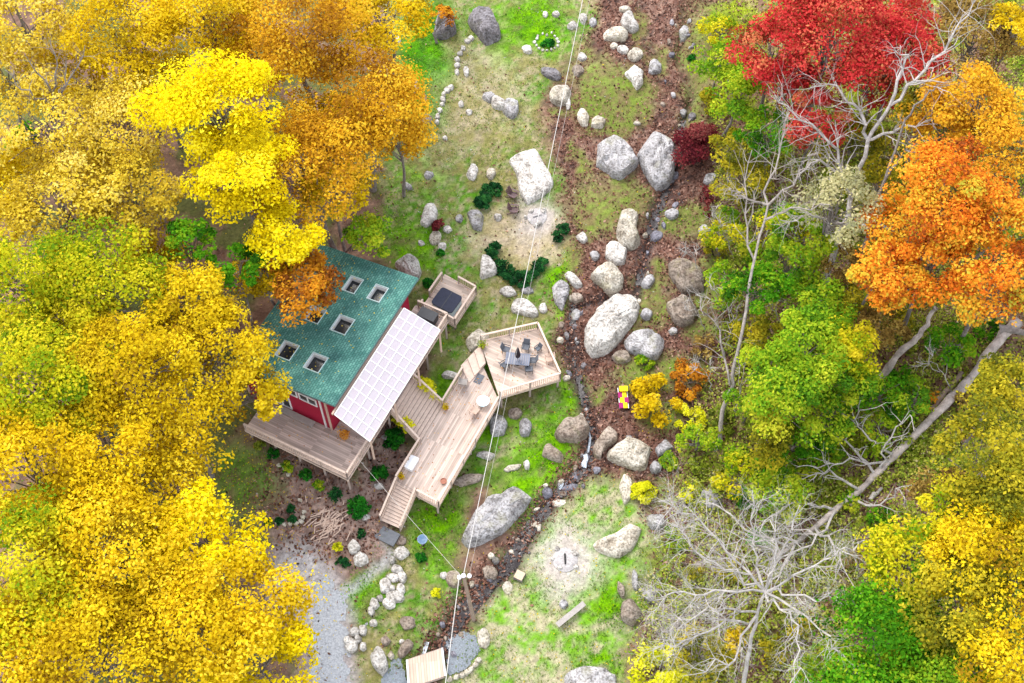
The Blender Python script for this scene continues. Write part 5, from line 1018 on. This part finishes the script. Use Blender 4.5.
# bare trees --------------------------------------------------------
def path3(pp): 
    out = []
    for px, py, h in pp:
        g_ = gp(px, py) if h == 0 else None
        if g_ is not None: out.append(g_-k_*.3); continue
        z = h
        for _ in range(3): P = at(px, py, z); z = float(tz(P[0], P[1]))+h
        out.append(P)
    return out
def fine(P, n=5, rg=None, w=.12):
    P = np.array(P); o = []
    for i in range(len(P)-1):
        for j in range(n): f = j/n; o.append(lerp(P[i], P[i+1], f)+(rg.normal(size=3)*w if rg is not None and j else 0))
    o.append(P[-1]); return np.array(o)
def bare(label, trunk, branches, r0, m='bark_pale', name='bare_tree', seed=1, group=None, twig=2, spread=.9, tl=.38, kids=(1, 3), deep=1):
    rg = np.random.default_rng(seed); T_ = path3(trunk); par = thing(name, label, 'tree', T_[0]+k_*.3, group)
    mb = MB(); P = fine(T_, 4, rg, .08); mb.tube(P, np.linspace(r0, r0*.4, len(P)), 8); mb.obj('trunk', M[m], par)
    mb = MB()
    for b_ in branches:
        Q = fine(path3(b_), 4, rg, .18); r = r0*.5; L = np.linalg.norm(Q[-1]-Q[0]); mb.tube(Q, np.linspace(r, .03, len(Q)), 6, 0, False)
        for i in range(2, len(Q)-1):
            for _ in range(twig):
                d = Q[i+1]-Q[i]; d /= np.linalg.norm(d)+1e-9; s = rg.normal(size=3); s /= np.linalg.norm(s)
                grow(mb, Q[i], d*.7+s*spread, L*tl*rg.uniform(.5, 1), max(.028, r*(1-i/len(Q))*.5), deep, rg, .2, 4, kids, .05)
    mb.obj('branches', M[m], par)
    return par
bare('pale bare tree with long trunk leaning over the creek side slope', [(715,452,0),(728,395,3),(737,355,5),(752,270,8),(768,205,10)], [[(768,205,10),(779,155,12),(790,112,14)],[(768,205,10),(740,195,11),(728,190,12)],[(768,205,10),(800,170,12),(812,150,13)],[(764,220,9.6),(790,208,11),(830,205,12)],[(752,270,8),(745,215,10),(752,150,12)],[(730,385,3.6),(720,330,6),(700,300,8)]], .2, 'bark_mid', seed=3, twig=3)
bare('bleached grey tree with forked crown against the crimson maples', [(818,302,0),(832,260,3),(850,200,6),(868,140,9),(890,105,11)], [[(890,105,11),(925,70,13),(955,30,15),(975,0,16)],[(890,105,11),(905,60,13),(900,45,14)],[(868,140,9),(860,110,11),(835,85,12),(810,88,13)],[(850,195,6.5),(838,150,9),(800,120,11),(775,95,12)],[(850,195,6.5),(820,160,9),(790,175,11)],[(868,140,9),(905,125,10),(940,120,11)],[(845,225,5),(880,225,7),(905,240,8)],[(845,225,5),(810,215,8),(780,220,9)]], .3, 'bark_pale', seed=4, twig=3)
bare('second grey trunk beside the bleached tree', [(845,310,0),(862,250,4),(885,180,8),(905,120,11)], [[(905,120,11),(930,90,13),(950,85,14)],[(885,180,8),(905,150,10),(925,155,11)]], .2, 'bark', seed=5, twig=1)
bare('white skeletal tree with radiating branches beside the lower creek lawn', [(742,700,0),(747,660,2.5),(757,615,5),(765,592,6.5)], [[(765,592,6.5),(735,560,8),(700,520,9),(660,500,10)],[(765,592,6.5),(725,570,8),(690,545,9),(672,525,9)],[(765,592,6.5),(715,590,8),(675,592,9),(650,600,9)],[(757,615,5),(720,625,6.5),(685,640,7),(660,650,7)],[(757,612,5.2),(725,608,7),(690,620,8),(665,615,8)],[(765,592,6.5),(752,545,8),(752,490,10)],[(765,592,6.5),(785,545,8),(800,505,10)],[(765,592,6.5),(805,570,8),(840,550,9),(865,540,9)],[(765,592,6.5),(790,610,7.5),(800,650,8),(790,690,8)],[(765,592,6.5),(805,595,8),(850,605,9)],[(757,615,5),(735,660,6),(700,670,7)],[(765,592,6.5),(820,630,8),(845,660,8)],[(765,592,6.5),(775,555,9),(770,520,10)]], .19, 'bark_white', seed=6, twig=3, spread=.75, tl=.36, deep=2)
bare('bare grey tree rising through the pale yellow crowns', [(55,112,0),(53,108,11)], [[(53,108,11),(45,80,13),(25,55,15)],[(53,108,11),(55,75,13),(50,40,15)],[(53,108,11),(75,70,13),(85,45,15)],[(53,108,11),(30,90,13),(5,70,14)],[(54,108,11),(66,85,13),(66,60,15)]], .2, 'bark', seed=8, twig=2)
# saplings along the creek side
for i, (x, y, dx, dy, lab) in enumerate([(735,260,-20,-45,'first thin sapling left of the leaning trunk'),(742,330,-36,-50,'thin sapling crossing the lower part of the leaning trunk'),(712,250,6,-45,'thin sapling beside the trailing maroon tip'),(735,420,14,-70,'thin sapling rising beside the leaning trunk base'),(700,560,-30,-45,'thin sapling at the edge of the white branches'),(715,395,-20,-40,'thin sapling beside the orange brown bush'),(955,398,-30,-52,'thin dead sapling leaning over the fallen trunk'),(705,330,-16,-36,'thin sapling beside the rounded brown boulder'),(725,200,10,-50,'thin sapling among mustard shrubs by the maroon tree'),(760,255,22,-60,'thin sapling right of the leaning trunk'),(700,275,-14,-34,'thin sapling above the brown-grey boulder'),(780,300,24,-60,'thin sapling at the foot of the bleached tree'),(800,250,-20,-60,'thin sapling between the two bare trees'),(765,205,-18,-55,'thin sapling under the crimson maple edge'),(905,190,26,-60,'thin sapling beside the fiery orange tree'),(895,120,40,-50,'thin sapling against the olive tree'),(725,350,16,-46,'thin sapling crossing behind the leaning trunk base'),(690,520,-24,-26,'thin sapling by the jagged grey rock'),(785,330,-26,-40,'thin sapling in front of the fresh green tree'),(870,235,14,-60,'thin sapling behind the brown leafed low tree')]):
    bare('pale '+lab, [(x, y, 0), (x+dx*.3, y+dy*.35, 1.5), (x+dx*.6, y+dy*.65, 2.8)], [[(x+dx*.6, y+dy*.65, 2.8), (x+dx, y+dy, 4.4)], [(x+dx*.5, y+dy*.5, 2.2), (x+dx*1.3, y+dy*.7, 3.8)], [(x+dx*.35, y+dy*.4, 1.7), (x+dx*.2, y+dy*.9, 3.6)]], .05, 'bark_pale', 'bare_sapling', 20+i, 'bare saplings on the creek slope', 3, .8, .55)
# fallen trunks
def log(name, label, pp, r0, r1, m, branches=(), seed=1):
    rg = np.random.default_rng(seed); T_ = path3(pp); par = thing(name, label, 'fallen tree', T_[len(T_)//2]); P = fine(T_, 5, rg, .07)
    mb = MB(); rr = np.linspace(r0, r1, len(P))*(1+.14*rg.normal(size=len(P))); mb.tube(P, rr, 12); mb.obj('trunk', M[m], par, smooth=True)
    if branches:
        mb = MB()
        for b_ in branches:
            Q = fine(path3(b_), 4, rg, .15); L = np.linalg.norm(Q[-1]-Q[0]); mb.tube(Q, np.linspace(.11, .03, len(Q)), 6, 0, False)
            for i in range(2, len(Q)):
                d = Q[min(i+1, len(Q)-1)]-Q[i-1]; d /= np.linalg.norm(d)+1e-9; s = rg.normal(size=3); s /= np.linalg.norm(s); grow(mb, Q[i], d*.7+s*.8, L*.4*rg.uniform(.5, 1), .05, 1, rg, .2, 4, (1, 3), .05)
        mb.obj('branches', M['bark_pale'], par)
log('fallen_tree', 'long fallen pale trunk lying down the far slope into the dead branches', [(1018,322,1.2),(1000,340,1.2),(965,385,1.0),(930,420,.9),(895,455,.8),(860,490,.8),(835,510,.8),(800,540,.9),(770,560,1.)], .42, .14, 'bark_log', [[(895,455,.9),(870,440,2.5),(845,415,4)],[(890,462,.9),(850,458,2.2),(818,468,3.5)],[(880,470,.9),(885,445,2.5),(910,415,4)],[(875,475,.9),(845,440,3),(860,410,4.5)],[(860,490,.9),(830,470,2.5),(805,478,3)],[(835,510,.9),(800,500,2.5),(765,520,3.5)],[(835,510,.9),(812,545,2),(770,560,3)],[(800,540,1),(765,540,2.5),(725,545,3)],[(850,500,.9),(880,505,2),(900,490,3)],[(815,528,1),(840,550,2),(850,580,2.5)],[(800,540,1),(780,575,2),(740,590,3)],[(790,548,1),(745,530,3),(715,505,4)]], 31)
log('dead_trunk', 'brown dead trunk leaning between green and orange trees', [(862,396,.5),(880,378,1.5),(900,352,3),(920,335,4.5),(936,308,6.5)], .32, .2, 'bark_log', (), 32)
log('dead_trunk', 'reddish rotting log lying above the fallen pale trunk', [(930,412,.35),(945,392,.4),(962,372,.4)], .28, .2, 'pole', (), 33)
log('dead_trunk', 'short brown log on the slope below the green flecked tree', [(775,478,.4),(800,458,.4),(815,447,.4)], .22, .16, 'pole', (), 34)
log('dead_trunk', 'thick horizontal limb stub at the root end of the fallen trunk', [(1000,330,1.5),(1030,332,1.6)], .35, .25, 'bark', (), 35)
log('dead_trunk', 'pale split log beside the fallen trunk near the gold tree', [(870,500,.3),(882,488,.3)], .2, .14, 'bark_pale', (), 36)
bpile = MB(); rg = np.random.default_rng(9)
for i in range(90):
    P = gp(330+rg.normal()*9, 522+rg.normal()*8); a = rg.normal(.8, .5); d = np.array([math.cos(a), math.sin(a), rg.normal()*.06])*rg.uniform(.15, .5); bpile.tube([P-d+k_*.1, P+d+k_*.1], rg.uniform(.02, .06), 5)
g_ = gp(330, 522); tag(bpile.obj('brush_pile', [M['tanwood'], M['bark_dark']], None, g_), 'scattered pinkish brush pile on mulch below the cabin deck', 'brush pile', None, 'stuff')

# loose cover: leaves, grass, low plants (uncountable) --------------
def scatter(name, label, cat, n, wfn, key, size, zoff, nup, tintfn=None, seed=0, clump=0, asp=.62, floor=None):
    rg = np.random.default_rng(seed); px = rg.uniform(-20, 1044, n*3); py = rg.uniform(-20, 700, n*3)
    if clump: px = np.repeat(px[:len(px)//clump+1], clump)[:n*3]+rg.normal(size=n*3)*3.; py = np.repeat(py[:len(py)//clump+1], clump)[:n*3]+rg.normal(size=n*3)*3.
    wx = (rg.normal(size=len(px))*4, rg.normal(size=len(px))*4)
    m = rg.random(len(px)) < wfn(px+wx[0], py+wx[1]); px = px[m][:n]; py = py[m][:n]; P = gp_many(px, py)
    if floor: P[:, 2] = np.maximum(P[:, 2], np.where(rg.random(len(P)) < .55, base_z(P[:, 0], P[:, 1])-floor, -99))
    P[:, 2] += rg.uniform(*zoff, len(P))
    N = rg.normal(size=P.shape)*[1, 1, .4]; N[:, 2] = np.abs(N[:, 2])+nup
    V = leaf_quads(P, N, size*rg.uniform(.6, 1.3, len(P)), rg, asp); t_ = np.clip(rg.normal(.5, .25, len(P)), 0, 1)
    return tag(quads_mesh(name, V, t_, LM[key]), label, cat, None, 'stuff')
def in_any(px, py, polys, soft=6): return np.max([mask_poly(px, py, p, soft) for p in polys], 0)
BED = [(610,-40),(720,-40),(705,60),(720,140),(712,230),(745,300),(740,400),(700,440),(690,520),(640,540),(630,470),(580,480),(500,590),(430,690),(400,690),(440,610),(520,520),(580,440),(560,360),(552,290),(570,230),(555,140),(545,100),(575,70)]
def isles(px, py): return np.max([mask_blob(px, py, c, r, .2) for c, r in ISLES], 0)
DK = [(262,425),(348,486),(392,412),(420,378),(443,400),(480,340),(538,322),(565,380),(500,405),(438,512),(412,500),(395,540),(375,530),(400,460),(385,440),(345,490)]
RIGHT = [(715,-60),(1100,-60),(1100,740),(640,740),(640,600),(660,560),(690,430),(730,330),(715,200)]
scatter('fallen_leaves', 'reddish brown leaves carpeting the creek bed', 'fallen leaves', 75000, lambda x, y: np.clip(in_any(x, y, [BED])*(1-.85*isles(x, y))+.45*in_any(x, y, [RIGHT])+.35*in_any(x, y, [MULCH])+.02, 0, 1)*(1-mask_poly(x, y, LAWN_LOW, 6)*.9), 'litter', .14, (.01, .08), .9, seed=1, floor=.27)
scatter('grass', 'short patchy grass of the lawns', 'grass', 90000, lambda x, y: np.clip(in_any(x, y, [LAWN_UP, LAWN_LOW, LAWN_BL])*.8+.35*isles(x, y), 0, 1)*(1-in_any(x, y, [PATIO, DRIVE])*.8)*(1-mask_blob(x, y, (567, 560), (30, 28), .3)*.95)*np.clip((fbm(x*.05, y*.05, 91)-.36)*5, 0.05, 1), 'turf', .095, (.01, .12), .15, seed=2, asp=.4)
scatter('low_plants', 'vivid green weeds and clover patches on the grassy banks', 'ground cover', 42000, lambda x, y: np.max([mask_blob(x, y, c, r, .4) for c, r in [((424,72),(26,60)),((424,72),(26,60)),((440,22),(22,24)),((395,215),(18,22)),((535,22),(26,26)),((412,250),(22,26)),((520,495),(20,30)),((545,455),(24,34)),((438,525),(24,34)),((447,390),(18,12)),((560,285),(9,22)),((690,220),(22,14)),((600,660),(28,14)),((612,605),(14,24)),((570,395),(14,16)),((360,590),(14,18)),((245,480),(20,30))]], 0), 'meadow', .085, (.02, .16), .6, seed=3, clump=6)
scatter('slope_undergrowth', 'mixed green and yellow weeds covering the far slope', 'undergrowth', 130000, lambda x, y: in_any(x, y, [RIGHT])*np.clip((fbm(x*.03, y*.03, 95)-.36)*5, .2, 1), 'brush', .13, (.03, 1.0), .7, seed=4, clump=12)
scatter('yellow_leaf_fall', 'yellow leaves fallen under the canopy and over the lawns', 'fallen leaves', 9000, lambda x, y: np.clip(.1+.9*mask_poly(x, y, [(180,420),(330,420),(330,700),(200,700)], 20)+.3*in_any(x, y, [LAWN_LOW]), 0, 1), 'gold', .07, (.02, .06), 1.2, seed=5)
scatter('stone_chips', 'tiny pale stone chips strewn over lawn, mulch and paths', 'gravel', 5000, lambda x, y: np.clip(in_any(x, y, [LAWN_UP, LAWN_BL, MULCH])*.5+.25*in_any(x, y, [BED])+.1*in_any(x, y, [LAWN_LOW]), 0, 1)*np.clip((fbm(x*.06, y*.06, 97)-.45)*6, .03, 1), 'chips', .08, (.01, .05), .5, seed=6, clump=3)


def laid(name, label, pts, seed, key='gold', size=.07):
    rg = np.random.default_rng(seed); P = np.array(pts); N = rg.normal(size=P.shape)*.25+[0, 0, 1]
    tag(quads_mesh(name, leaf_quads(P+[0, 0, .03], N, size*rg.uniform(.6, 1.2, len(P)), rg), rg.random(len(P)), LM[key]), label, 'fallen leaves', None, 'stuff')
rg = np.random.default_rng(55)
laid('roof_leaves', 'a scatter of yellow leaves on the teal roof', [H(rg.uniform(.3, RL-.3), s_, rz(s_)) for s_ in np.concatenate([rg.uniform(1, RW-.2, 160), rg.uniform(5, RW-.2, 130)])], 56, 'pale', .065)
dl = []
for poly, z, n in ((D, zm, 170), (Pp, zp, 60), (hp, zd, 150), (T, zt, 25)):
    A = np.array([p[:2] for p in poly]); x = rg.uniform(A[:, 0].min(), A[:, 0].max(), n*4); y = rg.uniform(A[:, 1].min(), A[:, 1].max(), n*4)
    m = mask_poly(x, y, A, .05) > .9; dl += [(a_, b_, z) for a_, b_ in zip(x[m][:n], y[m][:n])]
laid('deck_leaves', 'a few brown and yellow leaves blown onto the decks', dl, 57, 'rust', .06)
